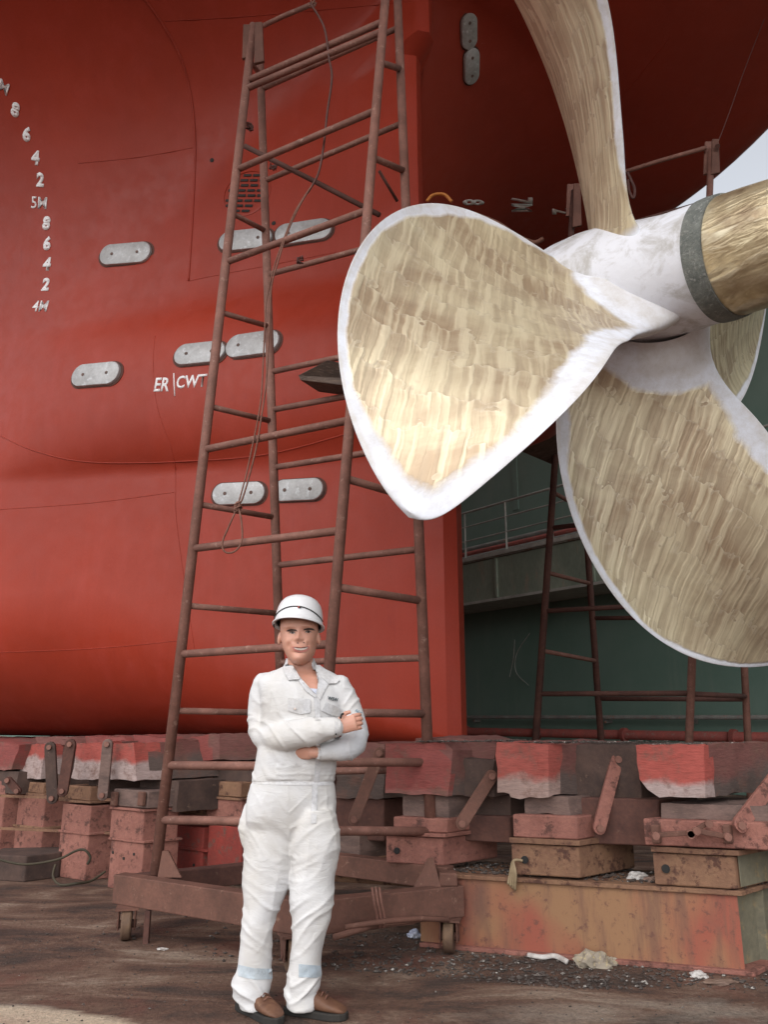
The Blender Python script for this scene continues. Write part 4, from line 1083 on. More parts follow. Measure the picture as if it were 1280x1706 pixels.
s7 = stack('keel block column with white oversprayed cap, second left of the tower', [
    ('column', PINK, 98, 146, 1340, 1466, l7, .26),
    ('flange', OCHRE, 97, 150, 1333, 1337, l7, .28, dict(off=-.012, bev=.002)),
    ('flange', PINK, 96, 148, 1385, 1389, l7, .28, dict(off=-.012, bev=.002)),
    ('sliding_wedge', OCHRE, 107, 150, 1309, 1333, l7, .5),
    ('back_timber', DARKWOOD, 146, 176, 1300, 1335, l7, .4, dict(off=.1)),
    ], [((178, 1240), (170, 1325), 6.3, 6.3, .04, GREY)])
cap_poly(s7, CAP2, [(128, 1240), (118, 1296), (154, 1300), (166, 1298), (174, 1236)], l7, .8, off=-.02)
cap_poly(s7, CAPR, [(142, 1226), (142, 1240), (215, 1240), (205, 1228)], l7, .6, off=.2)
s8 = stack('keel block column near the left edge under a red cap with white corner', [
    ('column', PINK, 24, 70, 1322, 1450, l8, .26),
    ('flange', OCHRE, 22, 73, 1321, 1325, l8, .28, dict(off=-.012, bev=.002)),
    ('flange', OCHRE, 20, 73, 1376, 1380, l8, .28, dict(off=-.012, bev=.002)),
    ('sliding_wedge', OCHRE, 30, 72, 1303, 1321, l8, .5),
    ('back_timber', DARKWOOD, 70, 100, 1290, 1330, l8, .4, dict(off=.1)),
    ], [((82, 1245), (86, 1330), 6.7, 6.7, .045, DARKWOOD), ((116, 1240), (103, 1318), 6.5, 6.5, .042, RUST_DARK)])
cap_poly(s8, CAP2, [(36, 1240), (32, 1295), (68, 1298), (76, 1240)], l8, .8, off=-.02)
cap_poly(s8, CAPD, [(58, 1228), (60, 1240), (125, 1242), (110, 1228)], l8, .6, off=.1)
l9 = lnat(-10, 1446)
s9 = stack('keel block cut off by the left edge of the picture', [
    ('column', PINK, -40, 2, 1300, 1446, l9, .26),
    ('back_timber', DARKWOOD, -10, 28, 1285, 1322, l9, .4, dict(off=.0)),
    ], [((12, 1300), (28, 1318), 6.9, 6.9, .03, RUST_DARK)])
cap_poly(s9, CAPR, [(-30, 1232), (-30, 1282), (18, 1283), (32, 1240)], l9, .8, off=-.02)
s5 = stack('keel block on twin bright red columns seen through the scaffold tower', [
    ('column', REDPAINT, 280, 337, 1376, 1468, l5, .3),
    ('column', REDPAINT, 345, 402, 1376, 1468, l5, .3),
    ('flange', REDPAINT, 279, 345, 1412, 1416, l5, .3, dict(off=-.012, bev=.002)),
    ('column', PINK, 343, 402, 1330, 1375, l5, .3, dict(off=.003)),
    ('flange', OCHRE, 341, 404, 1328, 1332, l5, .3, dict(off=-.012, bev=.002)),
    ('sliding_wedge', OCHRE, 284, 340, 1322, 1356, l5, .4),
    ('sliding_wedge', OCHRE, 343, 402, 1302, 1327, l5, .4),
    ('flange', PINK, 280, 342, 1356, 1361, l5, .4, dict(off=-.012, bev=.002)),
    ('packing_timber', GREY, 290, 342, 1311, 1321, l5, .4),
    ('packing_timber', CAPR, 296, 335, 1284, 1298, l5, .5),
    ('back_timber', DARKWOOD, 335, 440, 1270, 1302, l5, .3, dict(off=.1)),
    ])
cap_poly(s5, CAPR, [(296, 1232), (296, 1268), (364, 1266), (366, 1222)], l5, .6, off=-.02, dv=Vector((.97, .25, 0)))
for x0, x1 in ((278, 288), (329, 340)): block('clamp', RUST_LIGHT, s5, x0, x1, 1326, 1350, l5, .03, off=-.04)
for x0, y0 in ((287, 1435), (323, 1441)): MB().lathe([(0, .012), (.004, .012), (.005, .006)], on_line(x0, y0, *l5), Vector((-.53, -.85, 0)), 10).build('bolt_hole', BLACK, s5)
l10 = lnat(260, 1470)
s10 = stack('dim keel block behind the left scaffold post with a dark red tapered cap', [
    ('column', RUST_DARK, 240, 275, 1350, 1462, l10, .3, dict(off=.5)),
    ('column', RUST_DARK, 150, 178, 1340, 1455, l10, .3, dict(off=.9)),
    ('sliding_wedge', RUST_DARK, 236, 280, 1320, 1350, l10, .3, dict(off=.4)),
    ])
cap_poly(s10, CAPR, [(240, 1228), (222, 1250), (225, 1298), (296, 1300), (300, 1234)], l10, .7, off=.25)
# long tie rods across the left columns
for y0, y1, lb in ((1325, 1336, 'upper thin steel tie bar crossing the left block columns'), (1379, 1392, 'lower thin steel tie bar crossing the left block columns')):
    tag(recenter(MB().bar(P(-20, y0, 7.1), P(285, y1, 6.55), .03, .02).build('tie_bar', OCHRE, None)), lb, 'tie bar', 'tie bars between the blocks')
# rearward rows of blocks in the dark
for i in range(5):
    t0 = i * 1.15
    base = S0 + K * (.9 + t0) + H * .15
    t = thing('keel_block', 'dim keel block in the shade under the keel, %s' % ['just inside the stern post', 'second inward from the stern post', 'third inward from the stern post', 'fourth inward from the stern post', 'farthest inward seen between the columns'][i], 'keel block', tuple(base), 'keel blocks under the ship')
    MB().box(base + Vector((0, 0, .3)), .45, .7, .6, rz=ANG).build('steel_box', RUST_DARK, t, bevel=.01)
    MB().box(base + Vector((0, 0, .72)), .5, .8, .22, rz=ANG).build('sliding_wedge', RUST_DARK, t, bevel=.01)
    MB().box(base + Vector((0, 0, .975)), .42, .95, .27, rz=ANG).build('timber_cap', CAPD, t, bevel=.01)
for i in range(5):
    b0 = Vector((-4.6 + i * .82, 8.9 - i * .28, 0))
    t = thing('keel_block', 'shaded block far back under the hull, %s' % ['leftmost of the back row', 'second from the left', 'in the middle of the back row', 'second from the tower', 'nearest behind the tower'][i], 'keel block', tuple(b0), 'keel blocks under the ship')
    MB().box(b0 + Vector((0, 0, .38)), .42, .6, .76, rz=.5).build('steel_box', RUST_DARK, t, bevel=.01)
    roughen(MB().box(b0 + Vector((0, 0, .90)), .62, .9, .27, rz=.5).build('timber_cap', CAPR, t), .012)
# timber lying at the left
pb = PG(10, 1470)
t = recenter(MB().prism([PG(-30, 1466), PG(38, 1470), PG(40, 1470) , PG(96, 1462), PG(96, 1462) + Vector((.1, .3, 0)), PG(-30, 1466) + Vector((0, .3, 0))], 0, .19).build('timber_beam', DARKWOOD, None, bevel=.012))
tag(t, 'low dark timber beam lying on the floor at the left edge', 'timber beam')
rope([(-10, 1430, 6.3), (40, 1440, 6.2), (95, 1432, 6.2), (125, 1418, 6.15), (140, 1416, 6.1), (150, 1428, 6.1), (145, 1440, 6.1)], .009, 'mooring_rope', 'frayed greenish rope draped over the timber and tied at a column', worn('green_brown_rope', (.07, .055, .035), (.04, .035, .022)))
rope([(92, 1440, 6.1), (88, 1460, 6.05), (100, 1474, 5.95), (125, 1472, 5.9), (150, 1468, 6.0), (175, 1452, 6.1)], .009, 'mooring_rope', 'end of greenish rope curling on the floor beside the column', worn('green_brown_rope', (.07, .055, .035), (.04, .035, .022)))

# ------------------------------------------------ grit and litter
GRIT = worn('grit', (.10, .08, .07), (.05, .04, .035), (.45, .42, .38), rough=.9, scale=8, th=.56)
def stones(name, n, pick, smin, smax, label):
    mb = MB(); rnd = random.Random(n)
    for i in range(n):
        x, y, z = pick(rnd)
        s_ = smin + (smax - smin) * rnd.random() ** 3
        c = Vector((x, y, z + s_ * .25))
        vs = [c + Vector((dx * s_ * rnd.uniform(.5, 1.1), dy * s_ * rnd.uniform(.5, 1.1), dz * s_ * rnd.uniform(.25, .6))) for dx, dy, dz in ((1, 0, 0), (-1, 0, 0), (0, 1, 0), (0, -1, 0), (0, 0, 1), (0, 0, -1))]
        mb.add(vs, [(0, 2, 4), (2, 1, 4), (1, 3, 4), (3, 0, 4), (2, 0, 5), (1, 2, 5), (3, 1, 5), (0, 3, 5)])
    o = mb.build(name, GRIT, None); tag(o, label, 'grit', kind='stuff'); return o
def p1(r):
    x = r.gauss(.7, .8); y = 4.15 + abs(r.gauss(0, .45)) + max(0, .9 - x) * .25
    return x, y, 0
stones('grit', 3800, p1, .003, .020, 'dark grit and chips scattered along the foot of the girder')
def p2(r): return r.uniform(-2.6, 2.0), r.uniform(3.4, 6.0), 0
stones('grit', 3000, p2, .002, .010, 'fine chips sprinkled over the dock floor')
def p3(r):
    u = r.random(); q = g0 + (g1 - g0) * u + H * r.uniform(.05, .5); return q.x, q.y, GT
stones('grit', 1600, p3, .004, .022, 'grit and flakes heaped on top of the girder')
def p4(r):
    u = r.random(); q = on_line(450 + 250 * u, 1450, *LN3) + nrm * r.uniform(.3, .75); return q.x, q.y, on_line(570, 1438, ga + nrm * .3, gb + nrm * .3).z
stones('grit', 900, p4, .004, .02, 'white flecked grit on the girder behind the scaffold base')
def p5(r):
    k_ = r.choice((0, 1, 2)); x = {0: r.uniform(1065, 1175), 1: r.uniform(830, 1050), 2: r.uniform(690, 800)}[k_]
    q = on_line(x, 1240, *LNR) + H * r.random() ** 2 * .5; return q.x, q.y, on_line(x, {0: 1241, 1: 1238, 2: 1242}[k_], *LNR).z + (.0 if k_ < 2 else .02)
stones('grit', 1500, p5, .004, .017, 'pale scrapings and grit lying on top of the nearest caps')
def lump(name, c, s_, m_, label, cat, seed=1, flat=.5):
    rnd = random.Random(seed); bm = bmesh.new(); bmesh.ops.create_icosphere(bm, subdivisions=3, radius=1)
    for v in bm.verts:
        k_ = 1 + .55 * noise.noise(v.co * 1.7 + Vector((seed * 7, 0, 0))) + .25 * noise.noise(v.co * 4.5 + Vector((seed * 3, 0, 0)))
        v.co = Vector((v.co.x * s_[0], v.co.y * s_[1], max(v.co.z, -.35) * s_[2])) * k_
    me = bpy.data.meshes.new(name); bm.to_mesh(me); bm.free(); me.materials.append(m_)
    o = bpy.data.objects.new(name, me); col.objects.link(o); o.location = Vector(c) + Vector((0, 0, s_[2] * .3)); return tag(o, label, cat)
WHITEP = worn('dirty_white_plastic', (.62, .60, .58), (.42, .38, .35), rough=.6, scale=20)
CONC = worn('broken_concrete', (.36, .31, .24), (.24, .2, .16), (.5, .4, .2), rough=.9, scale=15)
lump('rubble_lump', PG(986, 1610), (.085, .06, .055), CONC, 'pale broken concrete lump lying below the girder', 'rubble', 3)
lump('rubble_lump', PG(1018, 1606), (.04, .03, .025), CONC, 'small chip beside the pale concrete lump', 'rubble', 5)
lump('rubble_lump', PG(1200, 1638), (.085, .04, .012), worn('brown_card', (.22, .15, .11), (.15, .10, .08)), 'flat brown scrap at the girder right end', 'litter', 6)
lump('plastic_bag', PG(1165, 1628), (.045, .03, .02), WHITEP, 'small crumpled white bag near the girder corner', 'litter', 8)
lump('rag', PG(690, 1562), (.035, .03, .03), worn('blue_white_rag', (.30, .34, .5), (.62, .64, .7)), 'little blue and white rag by the right castor', 'rag', 9)
lump('rag', PG(270, 1582), (.03, .02, .008), WHITEP, 'white paint flake below the left castor', 'litter', 10)
q = on_line(1023, 1440, *LNR) + H * .2
lump('rag', (q.x, q.y, GT), (.05, .035, .03), WHITEP, 'white crumpled scrap on the girder between the two block stacks', 'litter', 11)
q = on_line(1060, 1445, *LNR) + H * .15
lump('rubble_lump', (q.x, q.y, GT), (.05, .04, .018), worn('brown_scrap', (.3, .2, .16), (.2, .13, .1)), 'brown flat scrap on the girder beside the nearest stack', 'litter', 12)
hs_ = [PG(880, 1596) , PG(905, 1600), PG(925, 1598), PG(946, 1608)]
tag(recenter(MB().tube(curve([tuple(p_ + Vector((0, 0, .016))) for p_ in hs_], 6), .014, 8, flat=.6).build('hose_scrap', WHITEP, None, smooth=True)), 'short white hose scrap lying below the girder', 'hose')

# ------------------------------------------------ the man
YB = 3.83
man = thing('person', 'smiling man in a white helmet and grubby white coveralls standing with folded arms', 'person', (-.42, 3.80, 0))
MO = Vector(man.location)
def skin_mat():
    m, nt, b = nodes('skin')
    v = coords(nt)
    n1 = tex(nt, 'ShaderNodeTexNoise', v, Scale=14.0, Detail=5.0)
    c = mix(nt, ramp(nt, n1.outputs[0], [(.35, 0.0), (.65, 1.0)]), (.60, .31, .225), (.50, .245, .17))
    nt.links.new(c, b.inputs['Base Color']); b.inputs['Roughness'].default_value = .48
    b.inputs['Subsurface Weight'].default_value = .12; b.inputs['Subsurface Radius'].default_value = (.012, .004, .002)
    return m
def cloth_mat():
    m, nt, b = nodes('coverall_cotton')
    v = coords(nt)
    n1 = tex(nt, 'ShaderNodeTexNoise', v, Scale=3.0, Detail=5.0, Roughness=.6)
    c = mix(nt, ramp(nt, n1.outputs[0], [(.42, 0.0), (.66, 1.0)]), (.64, .635, .635), (.57, .545, .51))
    n2 = tex(nt, 'ShaderNodeTexNoise', v, Scale=9.0, Detail=9.0, Roughness=.8)
    c = mix(nt, ramp(nt, n2.outputs[0], [(.62, 0.0), (.76, .5)]), c, (.36, .31, .27))
    n4 = tex(nt, 'ShaderNodeTexNoise', v, Scale=2.2, Detail=2.0)
    c = mix(nt, ramp(nt, n4.outputs[0], [(.58, 0.0), (.68, .4)]), c, (.46, .50, .57))
    nt.links.new(c, b.inputs['Base Color']); b.inputs['Roughness'].default_value = .85; b.inputs['Specular IOR Level'].default_value = .2
    n3 = tex(nt, 'ShaderNodeTexNoise', coords(nt, (1, 1, 2.2), rot=(.2, .3, 0)), Scale=11.0, Detail=6.0, Roughness=.6, Distortion=1.2)
    n5 = tex(nt, 'ShaderNodeTexNoise', coords(nt, (1, 1, .45), rot=(.1, .5, 0)), Scale=16.0, Detail=3.0, Roughness=.5, Distortion=2.5)
    cr = ramp(nt, n5.outputs[0], [(.44, 0.0), (.5, 1.0), (.56, 0.0)])
    p_ = bump(nt, b, n3.outputs[0], .32, .014)
    return m
SKIN, CLOTH = skin_mat(), cloth_mat()
def px_hw(px, py, h, Y): return (P(px + h, py, Y) - P(px - h, py, Y)).length / 2
def loft_px(rows, n=28, yaw=0.0, pw=2.0):
    """rows: (centre px, py, half width px, half depth m, Y)"""
    rings = []
    for cx, py, h, hd, Y in rows:
        c = P(cx, py, Y); hw = px_hw(cx, py, h, Y); rg = []
        for k in range(n):
            a = 2 * math.pi * k / n
            ca, sa = math.cos(a), math.sin(a)
            x = hw * math.copysign(abs(ca) ** (2 / pw), ca); y = hd * math.copysign(abs(sa) ** (2 / pw), sa)
            rg.append(c + Vector((x * math.cos(yaw) - y * math.sin(yaw), x * math.sin(yaw) + y * math.cos(yaw), 0)))
        rings.append(rg)
    return rings
def dens_rows(rows, n=5):
    return [tuple(q) for q in curve([tuple(map(float, r)) for r in rows], n)]
def limb(mb, pts, n=16):
    """pts: (px, py, Y, radius)"""
    c = curve([tuple(P(a, b, Y)) + (r_,) for a, b, Y, r_ in pts], 6)
    a0, a1 = c[0], c[-1]
    d0 = (Vector(c[0][:3]) - Vector(c[1][:3])).normalized(); d1 = (Vector(c[-1][:3]) - Vector(c[-2][:3])).normalized()
    P_ = [Vector(a0[:3]) + d0 * a0[3] * .8, Vector(a0[:3]) + d0 * a0[3] * .5] + [Vector(q[:3]) for q in c] + [Vector(a1[:3]) + d1 * a1[3] * .5, Vector(a1[:3]) + d1 * a1[3] * .8]
    R_ = [a0[3] * .35, a0[3] * .8] + [q[3] for q in c] + [a1[3] * .8, a1[3] * .35]
    mb.tube(P_, R_, n)
def remesh(mb, voxel, smooth_it=4, adapt=0):
    me = bpy.data.meshes.new('tmp'); me.from_pydata([tuple(v) for v in mb.v], [], mb.f)
    bm = bmesh.new(); bm.from_mesh(me); bmesh.ops.recalc_face_normals(bm, faces=bm.faces); bm.to_mesh(me); bm.free()
    o = bpy.data.objects.new('tmp', me); col.objects.link(o)
    r_ = o.modifiers.new('r', 'REMESH'); r_.mode = 'VOXEL'; r_.voxel_size = voxel; r_.use_smooth_shade = True
    if smooth_it:
        s_ = o.modifiers.new('s', 'SMOOTH'); s_.iterations = smooth_it; s_.factor = .5
    out = bpy.data.meshes.new_from_object(o.evaluated_get(bpy.context.evaluated_depsgraph_get()))
    bpy.data.objects.remove(o); bpy.data.meshes.remove(me); return out
def to_px(w):
    d = w - CAMP; k = d.y * CP + d.z * SP
    return 640 + FPX * d.x / k, 853 - FPX * (-d.y * SP + d.z * CP) / k

# --- body: head, neck, chest, arms, hands in one skin
HY = 3.84
body = MB()
rows = [(500.5, 1108.5, 5, -.076, -.045), (500.5, 1107, 9, -.090, -.03), (500.5, 1103, 14.5, -.100, -.01), (500.3, 1097, 19.6, -.104, .012), (500, 1090, 23.8, -.105, .035), (499.3, 1080, 27.3, -.106, .06), (499, 1068, 29.3, -.107, .085), (498.8, 1056, 31, -.105, .10), (498.8, 1044, 31.3, -.107, .108), (499, 1028, 30, -.097, .105), (499.5, 1014, 24, -.07, .085), (500, 1004, 11, -.02, .04)]
rows = dens_rows(rows, 8)
def G(x, y, cx, cy, sx, sy): return math.exp(-((x - cx) / sx) ** 2 - ((y - cy) / sy) ** 2)
rings_ = []
NA = 96
for cx, py, h, f_, b_ in rows:
    c = P(cx, py, HY); hw = px_hw(cx, py, h, HY); rg = []
    for k in range(NA):
        a = 2 * math.pi * k / NA; ca, sa = math.cos(a), math.sin(a)
        x = hw * math.copysign(abs(ca) ** .86, ca)
        y = (b_ if sa > 0 else -f_) * math.copysign(abs(sa) ** .86, sa)
        p_ = c + Vector((x, y, 0))
        if sa < 0:
            X, Yp = cx + x / hw * h, py
            d = 0
            d += .021 * G(X, Yp, 501, 1067.0, 4.0, 4.8) + .011 * G(X, Yp, 501, 1059, 2.8, 6) + .0055 * (G(X, Yp, 496, 1069.0, 2.2, 2.4) + G(X, Yp, 506.2, 1068.7, 2.2, 2.4))
            d -= .011 * (G(X, Yp, 487, 1054.5, 6.5, 4) + G(X, Yp, 514, 1053, 6.5, 4))
            d += .006 * (G(X, Yp, 486, 1048, 9, 2.6) + G(X, Yp, 515, 1046.5, 9, 2.6))
            d += .007 * (G(X, Yp, 483, 1071, 7, 6) + G(X, Yp, 519, 1070, 7, 6))
            d += .006 * G(X, Yp, 501, 1080, 11, 6) + .008 * G(X, Yp, 501, 1099, 9, 5)
            d -= .005 * G(X, Yp, 501, 1089.5, 9, 2.2)
            d -= .007 * (G(X, Yp, 485.8, 1078, 1.8, 5.5) + G(X, Yp, 516.5, 1077, 1.8, 5.5)) + .004 * (G(X, Yp, 491.5, 1071, 1.8, 3) + G(X, Yp, 510.5, 1070, 1.8, 3))
            p_ += Vector((0, -d, 0))
        rg.append(p_)
    rings_.append(rg)
body.rings(rings_)
# ears
for cx, s_ in ((466.2, -1), (530.5, 1)):
    rg = []
    for t in range(9):
        a = t / 8 * math.pi
        yy = 1063.5 - math.cos(a) * 11
        rad = max(math.sin(a), .12)
        c = P(cx + s_ * (1.2 * math.cos(a) * -1), yy, HY - .005)
        rg.append([c + Vector((s_ * math.cos(q / 10 * 2 * math.pi) * .012 * rad, math.sin(q / 10 * 2 * math.pi) * .020 * rad, 0)) for q in range(10)])
    body.rings(rg)
# neck and chest
body.rings(loft_px(dens_rows([(500, 1084, 20, .058, HY + .02), (500.5, 1100, 21.3, .060, HY + .03), (501, 1112, 22, .06, HY + .03), (503, 1122, 30, .07, HY + .03), (503, 1132, 52, .085, HY + .02), (503, 1145, 60, .10, HY + .01), (505, 1165, 58, .105, HY), (500, 1230, 55, .10, HY), (492, 1290, 54, .085, HY), (490, 1350, 48, .07, HY)], 4)))
ARMR = [(442, 1146, 3.85, .048), (438, 1185, 3.86, .044), (443, 1228, 3.83, .040), (478, 1225, 3.70, .038), (528, 1216, 3.655, .032), (560, 1211, 3.665, .026)]
ARML = [(566, 1150, 3.85, .046), (586, 1190, 3.85, .042), (592, 1236, 3.82, .039), (565, 1251, 3.75, .034), (532, 1253, 3.71, .028), (520, 1253, 3.705, .026)]
limb(body, ARMR); limb(body, ARML)
def hand(base, dirv, palm_n, curl, L=.185, side=1, wd=.040, thumb=True):
    """base: wrist; dirv: towards the fingers; palm_n: out of the back of the hand"""
    d = dirv.normalized(); n_ = palm_n.normalized(); n_ = (n_ - d * n_.dot(d)).normalized(); w = d.cross(n_) * side
    pr = []
    for t, ww, th in ((-.15, .026, .022), (.0, .028, .021), (.25, .036, .017), (.6, wd, .015), (.95, wd * .98, .0135), (1.0, wd * .9, .009)):
        c = base + d * t * L * .52; rg = []
        for k in range(14):
            a = 2 * math.pi * k / 14
            rg.append(c + w * math.cos(a) * ww + n_ * math.sin(a) * th)
        pr.append(rg)
    body.rings(pr)
    kn = base + d * L * .50
    for i, (off_, ln_, r_) in enumerate(((-.030, .40, .0090), (-.010, .45, .0095), (.010, .42, .0090), (.029, .33, .0080))):
        q = kn + w * off_ - d * .008; dd = Vector(d); pts = [q]; rr = [r_ * 1.1]
        for seg, frac in enumerate((.45, .30, .25)):
            ang = curl[seg] + i * .04
            ax_ = w * side
            dd = (Matrix.Rotation(-ang * side, 3, w * 1.0) @ dd) if side == 1 else (Matrix.Rotation(ang, 3, w) @ dd)
            q = q + dd * ln_ * L * frac; pts.append(q); rr.append(r_ * (1.0, .95, .78)[seg])
        body.tube(curve([tuple(p_) + (r__,) for p_, r__ in zip(pts, rr)], 3) and [Vector(x[:3]) for x in curve([tuple(p_) for p_ in pts], 3)], [x[0] for x in curve([(r__,) for r__ in rr], 3)], 10)
    if thumb:
        q = base + d * L * .12 - w * .030; td = (d * .75 - w * .55 - n_ * .25).normalized()
        body.tube([base + d * .01 - w * .012, q, q + td * .035, q + (td * .6 + d * .4) * .062], [.014, .0125, .0105, .008], 10)
# right hand closes round the left upper arm, left hand tucked under the right forearm
hand(P(563, 1211, 3.658), Vector((.85, .10, .22)), Vector((.1, -1, .1)), (.35, .7, .5), L=.165, side=1, wd=.037)
hand(P(521, 1253, 3.705), Vector((-1, .25, .03)), Vector((0, -1, -.25)), (.15, .3, .3), L=.165, side=-1, wd=.036)
bme = remesh(body, .0024, 2)
bme.transform(Matrix.Translation(-MO)); bme.materials.clear(); bme.materials.append(SKIN)
bobj = bpy.data.objects.new('body', bme); col.objects.link(bobj); bobj.parent = man
bme.polygons.foreach_set('use_smooth', [True] * len(bme.polygons))
def bvh_of(me, org): return BVHTree.FromPolygons([v.co + org for v in me.vertices], [tuple(p_.vertices) for p_ in me.polygons])
BB = bvh_of(bme, MO)

# --- coverall
cv = MB()
cv.rings(loft_px(dens_rows([(503, 1108, 24, .062, HY + .03), (502, 1113, 36, .075, HY + .025), (501, 1121, 57, .09, HY + .02), (501, 1132, 70, .105, HY + .01), (502, 1148, 72, .122, HY), (504, 1172, 70, .132, HY - .005), (502, 1205, 68, .132, HY), (497, 1240, 68, .130, HY), (493, 1272, 69, .127, HY), (489, 1303, 71, .118, HY), (487, 1330, 75, .120, HY), (485, 1358, 76, .108, HY), (485, 1382, 70, .088, HY), (486, 1402, 56, .066, HY), (488, 1418, 34, .045, HY)], 5), 40, R(14), 2.3))
LEGL = [(452, 1345, 36, .10, 3.85), (451, 1375, 43, .112, 3.85), (450, 1405, 46, .116, 3.85), (447, 1440, 43, .108, 3.845), (444, 1467, 41.5, .10, 3.84), (439, 1500, 33, .09, 3.83), (434, 1520, 28.5, .085, 3.825), (429, 1540, 26.5, .080, 3.82), (427, 1565, 27.5, .08, 3.825), (425.5, 1590, 28.5, .08, 3.83), (424, 1612, 29.5, .078, 3.835), (421, 1632, 33, .084, 3.84), (420, 1646, 33, .086, 3.84), (420, 1658, 29, .08, 3.84), (422, 1670, 24, .072, 3.835), (423, 1679, 22.5, .068, 3.83)]
LEGR = [(525, 1345, 33, .10, 3.83), (525, 1375, 40, .11, 3.83), (525, 1405, 42.5, .114, 3.83), (524, 1440, 38, .104, 3.825), (521, 1467, 38, .098, 3.82), (520, 1500, 38, .092, 3.81), (518, 1525, 34, .086, 3.81), (515, 1548, 30, .082, 3.81), (511, 1575, 27, .08, 3.815), (509, 1600, 27, .08, 3.82), (506, 1625, 30, .082, 3.825), (505, 1640, 31, .085, 3.825), (503, 1652, 29.5, .08, 3.825), (503, 1664, 28.5, .078, 3.82), (502, 1679, 25.5, .07, 3.815)]
cv.rings(loft_px(dens_rows(LEGL, 4), 32)); cv.rings(loft_px(dens_rows(LEGR, 4), 32))
limb(cv, [(446, 1140, 3.85, .070), (438, 1168, 3.86, .068), (436, 1200, 3.86, .066), (442, 1226, 3.82, .068), (470, 1226, 3.735, .072), (500, 1222, 3.685, .068), (530, 1217, 3.66, .060), (548, 1213, 3.658, .052), (558, 1212, 3.66, .047)], 22)
limb(cv, [(562, 1143, 3.85, .064), (578, 1170, 3.855, .062), (589, 1200, 3.85, .062), (592, 1228, 3.83, .064), (585, 1243, 3.79, .060), (566, 1249, 3.755, .053), (548, 1252, 3.735, .042), (535, 1253, 3.72, .037)], 22)
# thigh pocket bulge on the left of the picture
limb(cv, [(416, 1345, 3.86, .03), (412, 1380, 3.86, .045), (412, 1405, 3.86, .035)], 12)
# rolled cuffs
for cx, cy, Y, h_, hd in ((423, 1677, 3.83, 24, .072), (502, 1677, 3.815, 27, .074)):
    cv.rings(loft_px([(cx, cy - 9, h_ - 3, hd - .006, Y), (cx, cy - 7, h_, hd, Y), (cx, cy, h_, hd, Y), (cx, cy + 3, h_ - 3, hd - .004, Y)], 32))
cme = remesh(cv, .0055, 9)
def ridg(q): return max(0, 1 - abs(noise.noise(q)) * 3.2) ** 1.6 - .25
cme.update()
nrm_ = [v.normal.copy() for v in cme.vertices]
for v, n_ in zip(cme.vertices, nrm_):
    w = v.co; px, py = to_px(w); d = 0
    d += .0045 * noise.noise(w * 5) + .0010 * noise.noise(w * 19) - .002
    if py > 1300:
        leg = max(0, min(1, (py - 1300) / 40))
        am = .0028 + .0035 * math.exp(-((py - 1400) / 32) ** 2) + .0060 * math.exp(-((py - 1530) / 30) ** 2) + .0085 * math.exp(-((py - 1652) / 24) ** 2)
        sgn = 1 if px < 482 else -1
        d += leg * am * ridg(Vector((w.x * 5.5, w.y * 5, w.z * 15 + sgn * w.x * 9 + noise.noise(w * 4) * .9)))
        d += leg * .0035 * ridg(Vector((w.x * 11, w.y * 6, w.z * 2.2 + 3)))
    else:
        farm = w.y < 3.765 and 1185 < py < 1275
        if farm or (py > 1190 and (px < 460 or px > 570)):
            d += .0065 * ridg(Vector((w.x * 13 + w.z * 10, w.y * 4, w.z * 5 + noise.noise(w * 5) * .8)))
        elif px < 450 or px > 572:
            d += .0055 * ridg(Vector((w.x * 7, w.y * 5, w.z * 12 + w.x * 10 * (1 if px < 500 else -1) + noise.noise(w * 5))))
        else:
            d += .0038 * ridg(Vector((w.x * 9, w.y * 4, w.z * 5 + w.x * 7 * (1 if px < 505 else -1) + noise.noise(w * 4) * 1.5)))
            if 1255 < py < 1300: d += .003 * ridg(Vector((w.x * 5, 0, w.z * 30)))
    d -= .005 * math.exp(-((py - 1303) / 2.6) ** 2) if 415 < px < 566 else 0
    v.co = w + n_ * d
# neck opening
Vn = [(484, 1090), (523, 1090), (523, 1101), (530, 1135), (527, 1158), (514, 1146), (499, 1128), (484, 1104)]
def inside(poly, x, y):
    c = False
    for i in range(len(poly)):
        x1, y1 = poly[i]; x2, y2 = poly[i - 1]
        if (y1 > y) != (y2 > y) and x < (x2 - x1) * (y - y1) / (y2 - y1) + x1: c = not c
    return c
bm = bmesh.new(); bm.from_mesh(cme)
kill = []
for f_ in bm.faces:
    c = f_.calc_center_median(); x, y = to_px(c)
    if y < 1160 and c.y < HY + .02 and inside(Vn, x, y): kill.append(f_)
    elif (c - P(561, 1211.5, 3.66)).length < .03 and x > 566: kill.append(f_)
bmesh.ops.delete(bm, geom=kill, context='FACES')
for v in bm.verts: v.co -= MO
bm.to_mesh(cme); bm.free()
cme.materials.clear(); cme.materials.append(CLOTH); cme.polygons.foreach_set('use_smooth', [True] * len(cme.polygons))
cobj = bpy.data.objects.new('coverall', cme); col.objects.link(cobj); cobj.parent = man
CBV = bvh_of(cme, MO)

